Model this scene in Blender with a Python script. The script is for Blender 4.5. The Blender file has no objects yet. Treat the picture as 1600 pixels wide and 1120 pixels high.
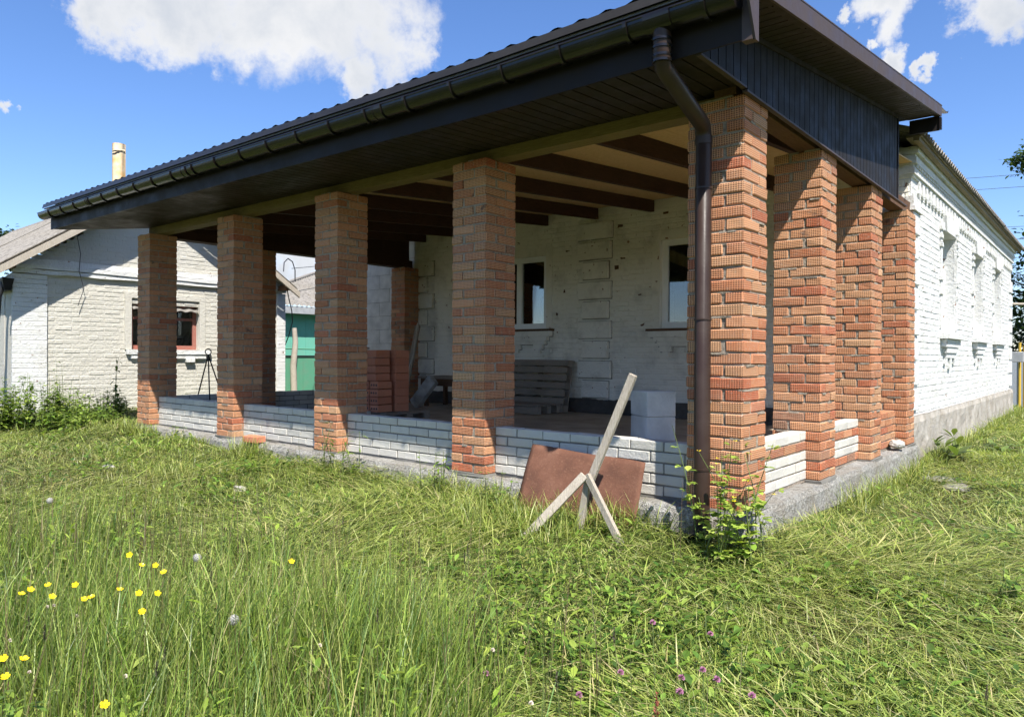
import bpy, math, random
import numpy as np
from mathutils import Vector, Matrix, Euler

rng = np.random.default_rng(11)
random.seed(11)
S = bpy.context.scene
COL = S.collection
ZC = 0.97                                  # camera height above the pillar bases (world z = 0)

# ------------------------------------------------------------------ camera
yaw, pitch, roll = (math.radians(a) for a in (40.1246, -0.1948, 0.2614))
fw = Vector((-math.sin(yaw) * math.cos(pitch), math.cos(yaw) * math.cos(pitch), math.sin(pitch)))
r0 = Vector((math.cos(yaw), math.sin(yaw), 0)); u0 = r0.cross(fw)
cr = r0 * math.cos(roll) + u0 * math.sin(roll); cu = -r0 * math.sin(roll) + u0 * math.cos(roll)
CAM = Vector((1.7689, -4.319, ZC))
cd = bpy.data.cameras.new('camera'); cam = bpy.data.objects.new('camera', cd); COL.objects.link(cam)
cam.matrix_world = Matrix(((cr.x, cu.x, -fw.x, CAM.x), (cr.y, cu.y, -fw.y, CAM.y), (cr.z, cu.z, -fw.z, CAM.z), (0, 0, 0, 1)))
FPX = 1122.3
cd.sensor_width = 36; cd.lens = 36 * FPX / 1600; cd.clip_start = 0.05; cd.clip_end = 3000
S.camera = cam
def pxdir(px, py):
    return (fw + cr * ((px - 800) / FPX) - cu * ((py - 560) / FPX)).normalized()

# ------------------------------------------------------------------ sun, sky, exposure
SUN = Vector((.59, -.37, 1.0)).normalized()
sl = bpy.data.lights.new('sun', 'SUN'); so = bpy.data.objects.new('sun', sl); COL.objects.link(so)
sl.energy = 5.0; sl.angle = math.radians(.53); sl.color = (1, .955, .88)
so.rotation_euler = SUN.to_track_quat('Z', 'Y').to_euler(); so.location = (10, -10, 20)
W = bpy.data.worlds.new('World'); S.world = W; W.use_nodes = True
wt = W.node_tree; wt.nodes.clear()
def wn(t, **k):
    n = wt.nodes.new(t)
    for a, v in k.items(): setattr(n, a, v)
    return n
def wl(a, b): wt.links.new(a, b)
wout = wn('ShaderNodeOutputWorld')
sky = wn('ShaderNodeTexSky'); sky.sky_type = 'NISHITA'; sky.sun_disc = False
sky.sun_elevation = math.asin(SUN.z); sky.sun_rotation = math.atan2(SUN.x, SUN.y)
sky.air_density = 1.0; sky.dust_density = .15; sky.ozone_density = 4.5; sky.altitude = 100
bg = wn('ShaderNodeBackground'); bg.inputs[1].default_value = .106
hs = wn('ShaderNodeHueSaturation'); hs.inputs['Saturation'].default_value = 1.12; hs.inputs['Hue'].default_value = .502; wl(sky.outputs[0], hs.inputs['Color']); tn = wn('ShaderNodeMix', data_type='RGBA', blend_type='MULTIPLY'); tn.inputs['Factor'].default_value = 1; tn.inputs['B'].default_value = (.97, .94, 1.03, 1); wl(hs.outputs[0], tn.inputs['A']); wl(tn.outputs['Result'], bg.inputs[0])
tc = wn('ShaderNodeTexCoord')
def vmath(op, a, b=None):
    n = wn('ShaderNodeVectorMath', operation=op)
    for i, v in enumerate((a, b)):
        if v is None: continue
        if hasattr(v, 'is_linked') or hasattr(v, 'links'): wl(v, n.inputs[i])
        else: n.inputs[i].default_value = v
    return n
def fmath(op, a, b=None, clamp=False):
    n = wn('ShaderNodeMath', operation=op, use_clamp=clamp)
    for i, v in enumerate((a, b)):
        if v is None: continue
        if hasattr(v, 'links'): wl(v, n.inputs[i])
        else: n.inputs[i].default_value = v
    return n.outputs[0]
D = tc.outputs['Generated']
nz1 = wn('ShaderNodeTexNoise'); nz1.inputs['Scale'].default_value = 11; nz1.inputs['Detail'].default_value = 7; nz1.inputs['Roughness'].default_value = .63
nz1.inputs['Distortion'].default_value = .25
wl(D, nz1.inputs['Vector'])
nz2 = wn('ShaderNodeTexNoise'); nz2.inputs['Scale'].default_value = 5; nz2.inputs['Detail'].default_value = 5; wl(D, nz2.inputs['Vector'])
# clouds: lobes given as (direction, angular radius); fair-weather cumulus, the rest of the sky has the same kind
lobes = [(pxdir(*p), r) for p, r in (((280, 18), .072), ((380, 18), .085), ((540, 28), .10), ((600, 75), .07), ((545, 108), .04), ((190, 30), .052), ((450, -60), .15), ((280, -60), .12), ((560, -60), .12), ((160, -10), .05),
         ((1388, 86), .030), ((1462, 110), .017), ((1400, -12), .045), ((1548, 14), .045), ((1330, 30), .016), ((-14, 152), .014),
         ((470, 408), .06), ((440, 440), .05), ((520, 430), .06))]
lr = random.Random(5)
for k in range(16):
    az, el = lr.uniform(0, 2 * math.pi), lr.uniform(.12, .95)
    d = Vector((math.cos(az) * math.cos(el), math.sin(az) * math.cos(el), math.sin(el)))
    if d.dot(fw) > .3: continue
    lobes.append((d, lr.uniform(.08, .22)))
wz = wn('ShaderNodeTexNoise'); wz.inputs['Scale'].default_value = 14; wz.inputs['Detail'].default_value = 7; wz.inputs['Roughness'].default_value = .6; wl(D, wz.inputs['Vector'])
Dw = vmath('ADD', D, vmath('MULTIPLY', vmath('SUBTRACT', wz.outputs['Color'], (.5, .5, .5)).outputs[0], (.15, .15, .15)).outputs[0]).outputs[0]
Dw = vmath('NORMALIZE', Dw).outputs[0]
acc = None
for d, r in lobes:
    dot = vmath('DOT_PRODUCT', Dw, tuple(d)).outputs['Value']
    # smooth bump: 1 at centre, 0 at r  ->  1-(1-cos)/(1-cos r)
    v = fmath('SUBTRACT', dot, math.cos(r)); v = fmath('MULTIPLY', v, 1 / (1 - math.cos(r)))
    v = fmath('MAXIMUM', v, -.6)
    acc = v if acc is None else fmath('MAXIMUM', acc, v)
nn = fmath('MULTIPLY', fmath('SUBTRACT', nz1.outputs['Fac'], .5), 2.6)
dens = fmath('ADD', fmath('MULTIPLY', acc, 1.45), nn); dens = fmath('SUBTRACT', dens, .12)
cov = wn('ShaderNodeMapRange'); cov.interpolation_type = 'SMOOTHSTEP'; cov.inputs['From Min'].default_value = 0; cov.inputs['From Max'].default_value = 1.15
wl(dens, cov.inputs['Value'])
thick = wn('ShaderNodeMapRange'); thick.inputs['From Min'].default_value = .2; thick.inputs['From Max'].default_value = 1.6; thick.inputs['To Min'].default_value = .95; thick.inputs['To Max'].default_value = .70
wl(fmath('ADD', dens, fmath('MULTIPLY', fmath('SUBTRACT', nz2.outputs['Fac'], .5), 3.6)), thick.inputs['Value'])
ccol = wn('ShaderNodeMix', data_type='RGBA'); ccol.inputs['A'].default_value = (.66, .71, .79, 1); ccol.inputs['B'].default_value = (1, 1, 1, 1)
cr2 = wn('ShaderNodeMapRange'); cr2.inputs['From Min'].default_value = .66; cr2.inputs['From Max'].default_value = .92; wl(thick.outputs[0], cr2.inputs['Value']); wl(cr2.outputs[0], ccol.inputs['Factor'])
cbg = wn('ShaderNodeBackground'); wl(ccol.outputs['Result'], cbg.inputs[0]); cbg.inputs[1].default_value = .50
wmix = wn('ShaderNodeMixShader'); wl(fmath('MULTIPLY', cov.outputs[0], .97), wmix.inputs[0]); wl(bg.outputs[0], wmix.inputs[1]); wl(cbg.outputs[0], wmix.inputs[2])
wl(wmix.outputs[0], wout.inputs[0])
W.cycles.sampling_method = 'NONE'
vs = S.view_settings; vs.view_transform = 'Standard'; vs.look = 'None'; vs.exposure = 0.95; vs.gamma = 1; vs.use_curve_mapping = False
S.cycles.max_bounces = 6; S.cycles.diffuse_bounces = 5; S.cycles.adaptive_threshold = .03; S.cycles.use_light_tree = False; S.cycles.transparent_max_bounces = 8

# ------------------------------------------------------------------ helpers
class MB:
    """collects faces; build() links them as one mesh object"""
    def __init__(s): s.v = []; s.f = []; s.uv = []; s.a = []; s.sm = []
    def add(s, vs_, fs_, uvs=None, rnd=0.0, smooth=False):
        o = len(s.v); s.v += [tuple(p) for p in vs_]
        for i, f in enumerate(fs_):
            s.f.append(tuple(o + j for j in f)); s.a.append(rnd); s.sm.append(smooth)
            s.uv += uvs[i] if uvs else [(0, 0)] * len(f)
    def box(s, x0, x1, y0, y1, z0, z1, rnd=0.0, j=0.0, M=None):
        c = ((x0 + x1) / 2, (y0 + y1) / 2, (z0 + z1) / 2)
        P = []
        for z in (z0, z1):
            for x, y in ((x0, y0), (x1, y0), (x1, y1), (x0, y1)):
                P.append((x + random.uniform(-j, j), y + random.uniform(-j, j), z + random.uniform(-j, j)))
        F = [(0, 1, 5, 4), (1, 2, 6, 5), (2, 3, 7, 6), (3, 0, 4, 7), (4, 5, 6, 7), (3, 2, 1, 0)]
        L = [Vector(p) - Vector(c) for p in P]
        ax = [(0, 2), (1, 2), (0, 2), (1, 2), (0, 1), (0, 1)]
        U = [[(L[i][a], L[i][b]) for i in f] for f, (a, b) in zip(F, ax)]
        if M is not None: P = [M @ Vector(p) for p in P]
        s.add(P, F, U, rnd)
    def cbox(s, hx, hy, hz, ch, M, rnd=0.0, j=0.0):
        """chamfered box, half sizes, placed by matrix M"""
        V, F, U = cham(hx, hy, hz, ch, j)
        s.add([M @ Vector(p) for p in V], F, U, rnd)
    def tube(s, path, r, n=8, cap=True, rnd=0.0):
        path = [Vector(p) for p in path]; m = len(path)
        rr = r if isinstance(r, (list, tuple)) else [r] * m
        V = []; prev = None
        for i, p in enumerate(path):
            t = (path[min(i + 1, m - 1)] - path[max(i - 1, 0)]).normalized()
            if prev is None:
                a = t.orthogonal().normalized()
            else:
                a = (prev - t * prev.dot(t)).normalized()
            prev = a; b = t.cross(a)
            V += [p + (a * math.cos(q) + b * math.sin(q)) * rr[i] for q in (2 * math.pi * k / n for k in range(n))]
        F = [(i * n + k, i * n + (k + 1) % n, (i + 1) * n + (k + 1) % n, (i + 1) * n + k) for i in range(m - 1) for k in range(n)]
        s.add(V, F, None, rnd, True)
        if cap: s.add(V[:n][::-1], [tuple(range(n))], None, rnd); s.add(V[-n:], [tuple(range(n))], None, rnd)
    def prism(s, poly, axis, a0, a1, rnd=0.0):
        """2-D polygon (in the two other axes, order kept) extruded along axis"""
        n = len(poly); V = []
        for a in (a0, a1):
            for p in poly:
                q = list(p); q.insert(axis, a); V.append(tuple(q))
        s.add(V, [tuple(range(n)), tuple(range(2 * n - 1, n - 1, -1))] + [(i, i + n, (i + 1) % n + n, (i + 1) % n) for i in range(n)], None, rnd)
    def mesh(s, name, mat=None, fix=True):
        me = bpy.data.meshes.new(name); me.from_pydata(s.v, [], s.f)
        uvl = me.uv_layers.new(name='UVMap'); uvl.data.foreach_set('uv', [c for p in s.uv for c in p])
        at = me.attributes.new('rnd', 'FLOAT', 'FACE'); at.data.foreach_set('value', s.a)
        me.polygons.foreach_set('use_smooth', s.sm)
        if mat: me.materials.append(mat)
        if fix:
            import bmesh
            bm = bmesh.new(); bm.from_mesh(me); bmesh.ops.recalc_face_normals(bm, faces=bm.faces); bm.to_mesh(me); bm.free()
        return me
    def build(s, name, mat, parent=None, fix=True): return link(name, s.mesh(name, mat, fix), parent)

def cham(hx, hy, hz, c, j=0.0):
    H = (hx, hy, hz); idx = {}; V = []
    for sx in (-1, 1):
        for sy in (-1, 1):
            for sz in (-1, 1):
                sg = (sx, sy, sz); jj = [random.uniform(-j, j) for _ in range(3)]
                for a in range(3):
                    p = [sg[k] * (H[k] if k == a else H[k] - c) + jj[k] for k in range(3)]
                    idx[(sx, sy, sz, a)] = len(V); V.append(tuple(p))
    F = []
    for a in range(3):
        b, d = (a + 1) % 3, (a + 2) % 3
        for sa in (-1, 1):
            q = []
            for sb, sd in ((-1, -1), (1, -1), (1, 1), (-1, 1)):
                sg = [0, 0, 0]; sg[a] = sa; sg[b] = sb; sg[d] = sd; q.append(idx[(*sg, a)])
            F.append(tuple(q if sa > 0 else q[::-1]))
    for a in range(3):           # edges along axis a
        b, d = (a + 1) % 3, (a + 2) % 3
        for sb in (-1, 1):
            for sd in (-1, 1):
                def g(sa, f):
                    sg = [0, 0, 0]; sg[a] = sa; sg[b] = sb; sg[d] = sd; return idx[(*sg, f)]
                q = (g(-1, b), g(1, b), g(1, d), g(-1, d)); F.append(q if sb * sd > 0 else q[::-1])
    for sx in (-1, 1):
        for sy in (-1, 1):
            for sz in (-1, 1):
                q = tuple(idx[(sx, sy, sz, a)] for a in range(3)); F.append(q if sx * sy * sz > 0 else q[::-1])
    U = []
    for f in F:
        p = [Vector(V[i]) for i in f]; n = (p[1] - p[0]).cross(p[2] - p[0]); m = max(range(3), key=lambda k: abs(n[k]))
        a, b = ((1, 2), (0, 2), (0, 1))[m]; U.append([(q[a], q[b]) for q in p])
    return V, F, U

WORLD = {}
def link(name, data, parent=None, loc=(0, 0, 0)):
    """link an object whose world location should be loc (parents only translate, unless the thing is built in its own axes)"""
    o = bpy.data.objects.new(name, data); COL.objects.link(o)
    if parent is not None:
        o.parent = parent; w = WORLD.get(parent.name)
        o.location = Vector(loc) - w if w is not None else Vector(loc)
        if w is not None: WORLD[o.name] = Vector(loc)
    else:
        o.location = loc; WORLD[o.name] = Vector(loc)
    return o
def tag(o, label=None, cat=None, group=None, kind=None):
    for k, v in (('label', label), ('category', cat), ('group', group), ('kind', kind)):
        if v: o[k] = v
    return o
def thing(name, loc, label, cat, group=None, rot=None):
    o = bpy.data.objects.new(name, None); COL.objects.link(o); o.location = loc; o.empty_display_size = .1
    if rot is not None: o.rotation_euler = rot              # its parts are built in its own axes
    else: WORLD[o.name] = Vector(loc)                         # its parts are built in world axes
    return tag(o, label, cat, group)
def stuff(o, label=None): o['kind'] = 'stuff'; return o
def T(x, y, z): return Matrix.Translation((x, y, z))
def RZ(a): return Matrix.Rotation(a, 4, 'Z')
def RX(a): return Matrix.Rotation(a, 4, 'X')
def RY(a): return Matrix.Rotation(a, 4, 'Y')

# ------------------------------------------------------------------ materials
class NT:
    def __init__(s, name, rough=.7, spec=.3, metal=0.0):
        s.m = bpy.data.materials.new(name); s.m.use_nodes = True; s.t = s.m.node_tree; s.b = s.t.nodes['Principled BSDF']
        s.b.inputs['Roughness'].default_value = rough; s.b.inputs['Specular IOR Level'].default_value = spec; s.b.inputs['Metallic'].default_value = metal
        s.co = None
    def n(s, t, **k):
        o = s.t.nodes.new(t)
        for a, v in k.items(): setattr(o, a, v)
        return o
    def l(s, a, b): s.t.links.new(a, b)
    def inp(s, i, v):
        if hasattr(v, 'links'): s.l(v, i)
        else: i.default_value = v
    def pos(s):
        if s.co is None: s.co = s.n('ShaderNodeNewGeometry').outputs['Position']
        return s.co
    def noise(s, scale, detail=4, rough=.55, vec=None, dist=0):
        o = s.n('ShaderNodeTexNoise'); o.inputs['Scale'].default_value = scale; o.inputs['Detail'].default_value = detail; o.inputs['Roughness'].default_value = rough; o.inputs['Distortion'].default_value = dist
        s.l(vec or s.pos(), o.inputs['Vector']); return o.outputs['Fac']
    def scaled(s, v):
        o = s.n('ShaderNodeVectorMath', operation='MULTIPLY'); s.l(s.pos(), o.inputs[0]); o.inputs[1].default_value = v; return o.outputs[0]
    def math(s, op, a, b=0.0, c=None, clamp=False):
        o = s.n('ShaderNodeMath', operation=op, use_clamp=clamp); s.inp(o.inputs[0], a); s.inp(o.inputs[1], b)
        if c is not None: s.inp(o.inputs[2], c)
        return o.outputs[0]
    def ramp(s, f, stops, interp='LINEAR'):
        o = s.n('ShaderNodeValToRGB'); s.l(f, o.inputs[0]); e = o.color_ramp.elements; o.color_ramp.interpolation = interp
        while len(e) < len(stops): e.new(.5)
        for q, (p, c) in zip(e, stops): q.position = p; q.color = (*c, 1) if len(c) == 3 else c
        return o.outputs[0]
    def maprange(s, f, a, b, c=0.0, d=1.0):
        o = s.n('ShaderNodeMapRange'); s.l(f, o.inputs[0])
        for i, v in zip((1, 2, 3, 4), (a, b, c, d)): o.inputs[i].default_value = v
        return o.outputs[0]
    def mix(s, f, a, b, mode='MIX'):
        o = s.n('ShaderNodeMix', data_type='RGBA', blend_type=mode); s.inp(o.inputs['Factor'], f)
        for k, v in (('A', a), ('B', b)):
            if hasattr(v, 'links'): s.l(v, o.inputs[k])
            else: o.inputs[k].default_value = (*v, 1)
        return o.outputs['Result']
    def col(s, c):
        if hasattr(c, 'links'): s.l(c, s.b.inputs['Base Color'])
        else: s.b.inputs['Base Color'].default_value = (*c, 1)
    def bump(s, h, dist=.01, strength=1.0):
        o = s.n('ShaderNodeBump'); o.inputs['Distance'].default_value = dist; o.inputs['Strength'].default_value = strength; s.l(h, o.inputs['Height']); s.l(o.outputs[0], s.b.inputs['Normal'])
    def rand(s):
        a = s.n('ShaderNodeAttribute', attribute_name='rnd').outputs['Fac']; o = s.n('ShaderNodeObjectInfo').outputs['Random']
        # meshes that share data carry rnd = 0 and differ by object; joined ones carry rnd per piece
        w = s.math('GREATER_THAN', a, .0001); return s.math('ADD', s.math('MULTIPLY', a, w), s.math('MULTIPLY', o, s.math('SUBTRACT', 1.0, w)))

def mat_clay():
    m = NT('clay_brick', .82, .2); r = m.rand()
    c = m.ramp(r, [(0, (.50, .16, .07)), (.14, (.57, .235, .11)), (.28, (.61, .30, .15)), (.42, (.53, .185, .085)), (.55, (.62, .335, .175)), (.68, (.57, .24, .12)), (.8, (.61, .36, .195)), (.88, (.51, .22, .115)), (.95, (.50, .125, .055)), (1.0, (.34, .19, .12))])
    n = m.noise(22, 5); c = m.mix(m.maprange(n, .3, .75), c, m.mix(.35, c, (.55, .36, .22)))
    r2 = m.math('FRACT', m.math('MULTIPLY', r, 37.3))
    n2 = m.noise(9, 4); sm = m.math('MULTIPLY', m.maprange(n2, .62, .70), m.math('GREATER_THAN', r2, .86))
    c = m.mix(m.math('MULTIPLY', sm, .8), c, (.09, .075, .07))
    c = m.mix(.05, c, (.50, .30, .22)); n4 = m.noise(60, 3); c = m.mix(m.math('MULTIPLY', m.maprange(n4, .58, .72), .45), c, (.50, .44, .37))
    uv = m.n('ShaderNodeUVMap').outputs[0]; sp = m.n('ShaderNodeSeparateXYZ'); m.l(uv, sp.inputs[0])
    fu = m.math('SUBTRACT', m.math('FRACT', m.math('MULTIPLY', sp.outputs[0], 1 / .0165)), .5)
    fv = m.math('SUBTRACT', m.math('FRACT', m.math('ADD', m.math('MULTIPLY', sp.outputs[1], 1 / .0126), .5)), .5)
    d = m.math('SQRT', m.math('ADD', m.math('MULTIPLY', fu, fu), m.math('MULTIPLY', fv, fv)))
    dot = m.maprange(d, .26, .38, 1, 0)
    keep = m.maprange(m.math('FRACT', m.math('MULTIPLY', r, 91.7)), .0, .25, .45, 1)
    dot = m.math('MULTIPLY', dot, keep)
    c = m.mix(m.math('MULTIPLY', dot, .92), c, m.mix(.9, c, (.07, .025, .014)))
    m.col(c)
    h = m.math('SUBTRACT', m.math('MULTIPLY', n4, .25), dot); m.bump(h, .0035, .9)
    return m.m
def mat_plain(name, c, rough=.7, spec=.3, var=.25, scale=6, bump=.004, bscale=40, metal=0.0, c2=None, detail=5):
    m = NT(name, rough, spec, metal); n = m.noise(scale, detail)
    dark = tuple(v * (1 - var) for v in c) if c2 is None else c2
    m.col(m.mix(m.maprange(n, .35, .68), c, dark))
    if bump: m.bump(m.noise(bscale, 5, .6), bump, .7)
    return m.m
def mat_mortar():
    m = NT('mortar', .95, .1); n = m.noise(35, 5); c = m.mix(m.maprange(n, .35, .7), (.38, .325, .26), (.22, .18, .14)); m.col(c); m.bump(m.noise(70, 5, .65), .012, 1); return m.m
def mat_white_wall(name='white_wall', base=(.61, .61, .59), dirt=.45, chips=.70):
    m = NT(name, .85, .15); n = m.noise(3.1, 6, .6); c = m.mix(m.math('MULTIPLY', m.maprange(n, .5, .75), dirt), base, (.40, .37, .31))
    ch = m.noise(13, 3, .5, dist=.3); k = m.maprange(ch, chips, chips + .02)
    c = m.mix(m.math('MULTIPLY', k, .9), c, (.26, .13, .08)); r = m.rand(); c = m.mix(m.math('MULTIPLY', m.math('SUBTRACT', r, .5), .12), c, (.5, .5, .48))
    m.col(c); m.bump(m.math('SUBTRACT', m.noise(26, 6, .62), m.math('MULTIPLY', k, .8)), .016, 1); return m.m
def mat_concrete():
    m = NT('rough_concrete', .92, .15); n = m.noise(45, 6, .7); n2 = m.noise(3, 5)
    c = m.ramp(n, [(.3, (.17, .163, .15)), (.5, (.42, .405, .375)), (.66, (.66, .645, .60))]); c = m.mix(m.maprange(n2, .4, .7), c, m.mix(.6, c, (.27, .225, .16)))
    m.col(c); m.bump(m.math('ADD', n, m.noise(120, 3)), .03, 1); return m.m
def mat_wood(name, a, b, scale=(2, 30, 30), rough=.75, bump=.003):
    m = NT(name, rough, .2); v = m.scaled(scale); n = m.noise(3, 6, .65, vec=v, dist=.4); n2 = m.noise(2.2, 4)
    c = m.mix(m.maprange(n, .3, .72), a, b); c = m.mix(m.math('MULTIPLY', m.maprange(n2, .5, .8), .45), c, tuple(q * .45 for q in b)); r = m.rand(); c = m.mix(m.math('MULTIPLY', r, .3), c, b)
    m.col(c); m.bump(n, bump, 1); return m.m
def mat_osb():
    m = NT('osb_board', .7, .25)
    v = m.scaled((9, 40, 9)); n = m.noise(3, 3, .6, vec=v, dist=1.2); vo = m.n('ShaderNodeTexVoronoi'); vo.inputs['Scale'].default_value = 24; m.l(m.scaled((1, 2.6, 1)), vo.inputs['Vector'])
    c = m.mix(m.maprange(n, .3, .7), (.72, .50, .24), (.55, .36, .155)); m.col(m.mix(.4, c, m.mix(m.math('MULTIPLY', vo.outputs['Distance'], 1.2), (.70, .50, .26), (.42, .26, .11)))); return m.m
def mat_paint(name, c, rough=.35, spec=.5, dust=.12):
    m = NT(name, rough, spec); n = m.noise(5, 6, .6); n3 = m.noise(60, 4)
    m.col(m.mix(m.math('MULTIPLY', m.maprange(n, .45, .8), dust), c, (.22, .20, .17))); m.l(m.maprange(n, .3, .8, rough * .8, min(1, rough * 1.5)), m.b.inputs['Roughness']); m.bump(n3, .0012, .5); return m.m
def mat_rust():
    m = NT('rusty_steel', .9, .2); n = m.noise(5, 6, .6); n2 = m.noise(55, 5, .65)
    c = m.ramp(n, [(.3, (.095, .045, .030)), (.5, (.135, .062, .040)), (.72, (.17, .085, .056))]); c = m.mix(m.math('MULTIPLY', m.maprange(n2, .55, .72), .6), c, (.22, .12, .075)); c = m.mix(m.math('MULTIPLY', m.maprange(n2, .42, .3), .5), c, (.09, .04, .03))
    m.col(c); m.bump(n2, .004, .8); return m.m
def mat_glass(name='window_glass', tint=(.55, .6, .6)):
    m = NT(name); t = m.t; o = t.nodes['Material Output']; t.nodes.remove(m.b)
    g = m.n('ShaderNodeBsdfGlossy'); g.inputs['Roughness'].default_value = .015; g.inputs['Color'].default_value = (1, 1, 1, 1)
    tr = m.n('ShaderNodeBsdfTransparent'); tr.inputs[0].default_value = (*tint, 1); f = m.n('ShaderNodeFresnel'); f.inputs[0].default_value = 1.6
    mx = m.n('ShaderNodeMixShader'); m.l(m.math('ADD', m.math('MULTIPLY', f.outputs[0], 1.4), .05, clamp=True), mx.inputs[0]); m.l(tr.outputs[0], mx.inputs[1]); m.l(g.outputs[0], mx.inputs[2]); m.l(mx.outputs[0], o.inputs[0]); return m.m
def mat_leaf(name, trans=.35, rough=.5, tint=(1, 1, 1)):
    m = NT(name, rough, .35); a = m.n('ShaderNodeAttribute', attribute_name='Col'); c = m.mix(1.0, a.outputs['Color'], tint, 'MULTIPLY'); m.col(c)
    o = m.t.nodes['Material Output']; tl = m.n('ShaderNodeBsdfTranslucent'); br = m.mix(1.0, c, (1.25, 1.3, .7), 'MULTIPLY'); m.l(br, tl.inputs[0])
    mx = m.n('ShaderNodeMixShader'); mx.inputs[0].default_value = trans; m.l(m.b.outputs[0], mx.inputs[1]); m.l(tl.outputs[0], mx.inputs[2]); m.l(mx.outputs[0], o.inputs[0]); return m.m
def mat_asbestos(name='asbestos_sheet', base=(.215, .20, .18)):
    m = NT(name, .92, .12); n = m.noise(14, 7, .7); n2 = m.noise(1.6, 5)
    c = m.ramp(n, [(.32, tuple(v * .45 for v in base)), (.5, base), (.7, tuple(v * 1.35 for v in base))]); c = m.mix(m.math('MULTIPLY', m.maprange(n2, .48, .75), .55), c, (.17, .15, .11)); m.col(c); m.bump(n, .006, .7); return m.m
def mat_earth():
    m = NT('earth', .95, .1); n = m.noise(2.5, 8, .65); n2 = m.noise(28, 5)
    c = m.ramp(n, [(.3, (.055, .07, .02)), (.5, (.08, .098, .03)), (.7, (.11, .115, .045))]); m.col(m.mix(m.maprange(n2, .4, .7), c, m.mix(.5, c, (.045, .05, .018)))); m.bump(n2, .04, 1); return m.m
def mat_floor():
    m = NT('veranda_floor', .9, .15); n = m.noise(2.2, 6, .6); m.col(m.mix(m.maprange(n, .35, .7), (.42, .34, .25), (.26, .205, .15))); m.bump(m.noise(25, 5), .01, .8); return m.m

M = dict(
    clay=mat_clay(), mortar=mat_mortar(), white=mat_white_wall(), cream=mat_white_wall('cream_wall', (.51, .49, .43), .35, .76), inner=mat_white_wall('whitewash', (.76, .725, .63), .7, .69),
    silicate=None, concrete=mat_concrete(), floor=mat_floor(), earth=mat_earth(), osb=mat_osb(), rust=mat_rust(), glass=mat_glass(), asb=mat_asbestos(),
    joint=mat_plain('dark_joint', (.21, .20, .18), .95, .1), beam=mat_wood('pine_beam', (.25, .185, .085), (.13, .095, .035), (3, 40, 40)), beam2=mat_wood('brown_beam', (.16, .085, .045), (.08, .04, .022), (30, 3, 30)),
    rafter=mat_wood('dark_stained_wood', (.095, .046, .030), (.042, .020, .014), (40, 3, 40)), greywood=mat_wood('weathered_wood', (.52, .465, .385), (.28, .24, .19), (55, 55, 5), .85, .006), pallet=mat_wood('pallet_wood', (.32, .265, .205), (.17, .14, .11), (3, 40, 40)),
    gutter=mat_paint('black_gutter', (.010, .008, .007), .2, .45, .05), fascia=mat_paint('brown_black_sheet', (.017, .0135, .0125), .5, .16, .04), soffit=mat_paint('dark_brown_soffit', (.030, .0225, .0185), .55, .15, .04), clad=mat_paint('graphite_siding', (.017, .0155, .0165), .55, .14, .03),
    flash=mat_paint('brown_flashing', (.066, .048, .043), .5, .25, .06), roof=mat_paint('metal_tile', (.022, .020, .02), .28, .55, .08), pipe=mat_paint('brown_downpipe', (.034, .019, .014), .4, .3, .06), strip=mat_paint('zinc_strip', (.12, .115, .10), .35, .5, .1),
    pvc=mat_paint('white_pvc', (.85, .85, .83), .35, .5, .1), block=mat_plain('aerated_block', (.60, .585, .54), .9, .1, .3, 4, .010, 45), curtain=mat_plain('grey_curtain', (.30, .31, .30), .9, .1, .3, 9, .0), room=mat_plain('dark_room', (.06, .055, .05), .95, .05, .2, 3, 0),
    red=mat_paint('red_brown_paint', (.31, .115, .085), .6, .3, .4), green=mat_paint('green_painted_sheet', (.13, .40, .30), .55, .3, .25), dgreen=mat_paint('dark_green_sheet', (.09, .27, .17), .55, .3, .3),
    black=mat_plain('black_iron', (.012, .012, .013), .5, .4, .2, 20, 0), stone=mat_plain('grey_stone', (.46, .44, .40), .9, .15, .4, 9, .02, 30), plinth=mat_plain('grey_render', (.40, .37, .33), .95, .1, .3, 3.5, .02, 22, c2=(.27, .24, .20)), yellow=mat_paint('yellow_pipe', (.55, .36, .04), .5, .4, .2),
    wire=mat_plain('wire', (.05, .05, .055), .5, .3, 0, 5, 0), fence=mat_paint('grey_fence_sheet', (.33, .36, .40), .5, .4, .1), pipe_asb=mat_plain('cement_pipe', (.50, .42, .30), .9, .1, .35, 5, .01, 40, c2=(.45, .27, .10)),
    grass=mat_leaf('grass_blades', .36, .38), leaf=mat_leaf('leaves', .33, .42), bark=mat_wood('bark', (.16, .12, .085), (.07, .055, .04), (14, 14, 2), .9, .02), tin=mat_paint('tin', (.35, .28, .10), .5, .4, .3), grey=mat_plain('grey_slate', (.36, .37, .38), .7, .2, .3, 5, .003),
    contact_shade=mat_plain('contact_shade', (.20, .18, .145), .95, .1, .5, 6, .0, c2=(.42, .40, .35)), strip2=mat_paint('olive_brown_flashing', (.020, .017, .013), .3, .4, .05), darkbase=mat_plain('dark_plinth', (.10, .09, .08), .95, .1, .4, 4, .02, 25))  # first entry: painted contact shade for plates behind the inner-wall blocks
def mat_silicate():
    m = NT('silicate_brick', .88, .15); r = m.rand(); c = m.ramp(r, [(0, (.50, .48, .43)), (.4, (.56, .54, .485)), (.7, (.47, .45, .405)), (1, (.59, .56, .495))]); n = m.noise(12, 6); c = m.mix(m.math('MULTIPLY', m.maprange(n, .45, .75), .4), c, (.42, .40, .36)); m.col(c); m.bump(m.noise(60, 5), .006, .8); return m.m
M['silicate'] = mat_silicate()
petal_mats = {}
def mat_simple(name, c, rough=.5):
    if name not in petal_mats:
        m = NT(name, rough, .3); m.col(c); petal_mats[name] = m.m
    return petal_mats[name]

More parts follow.
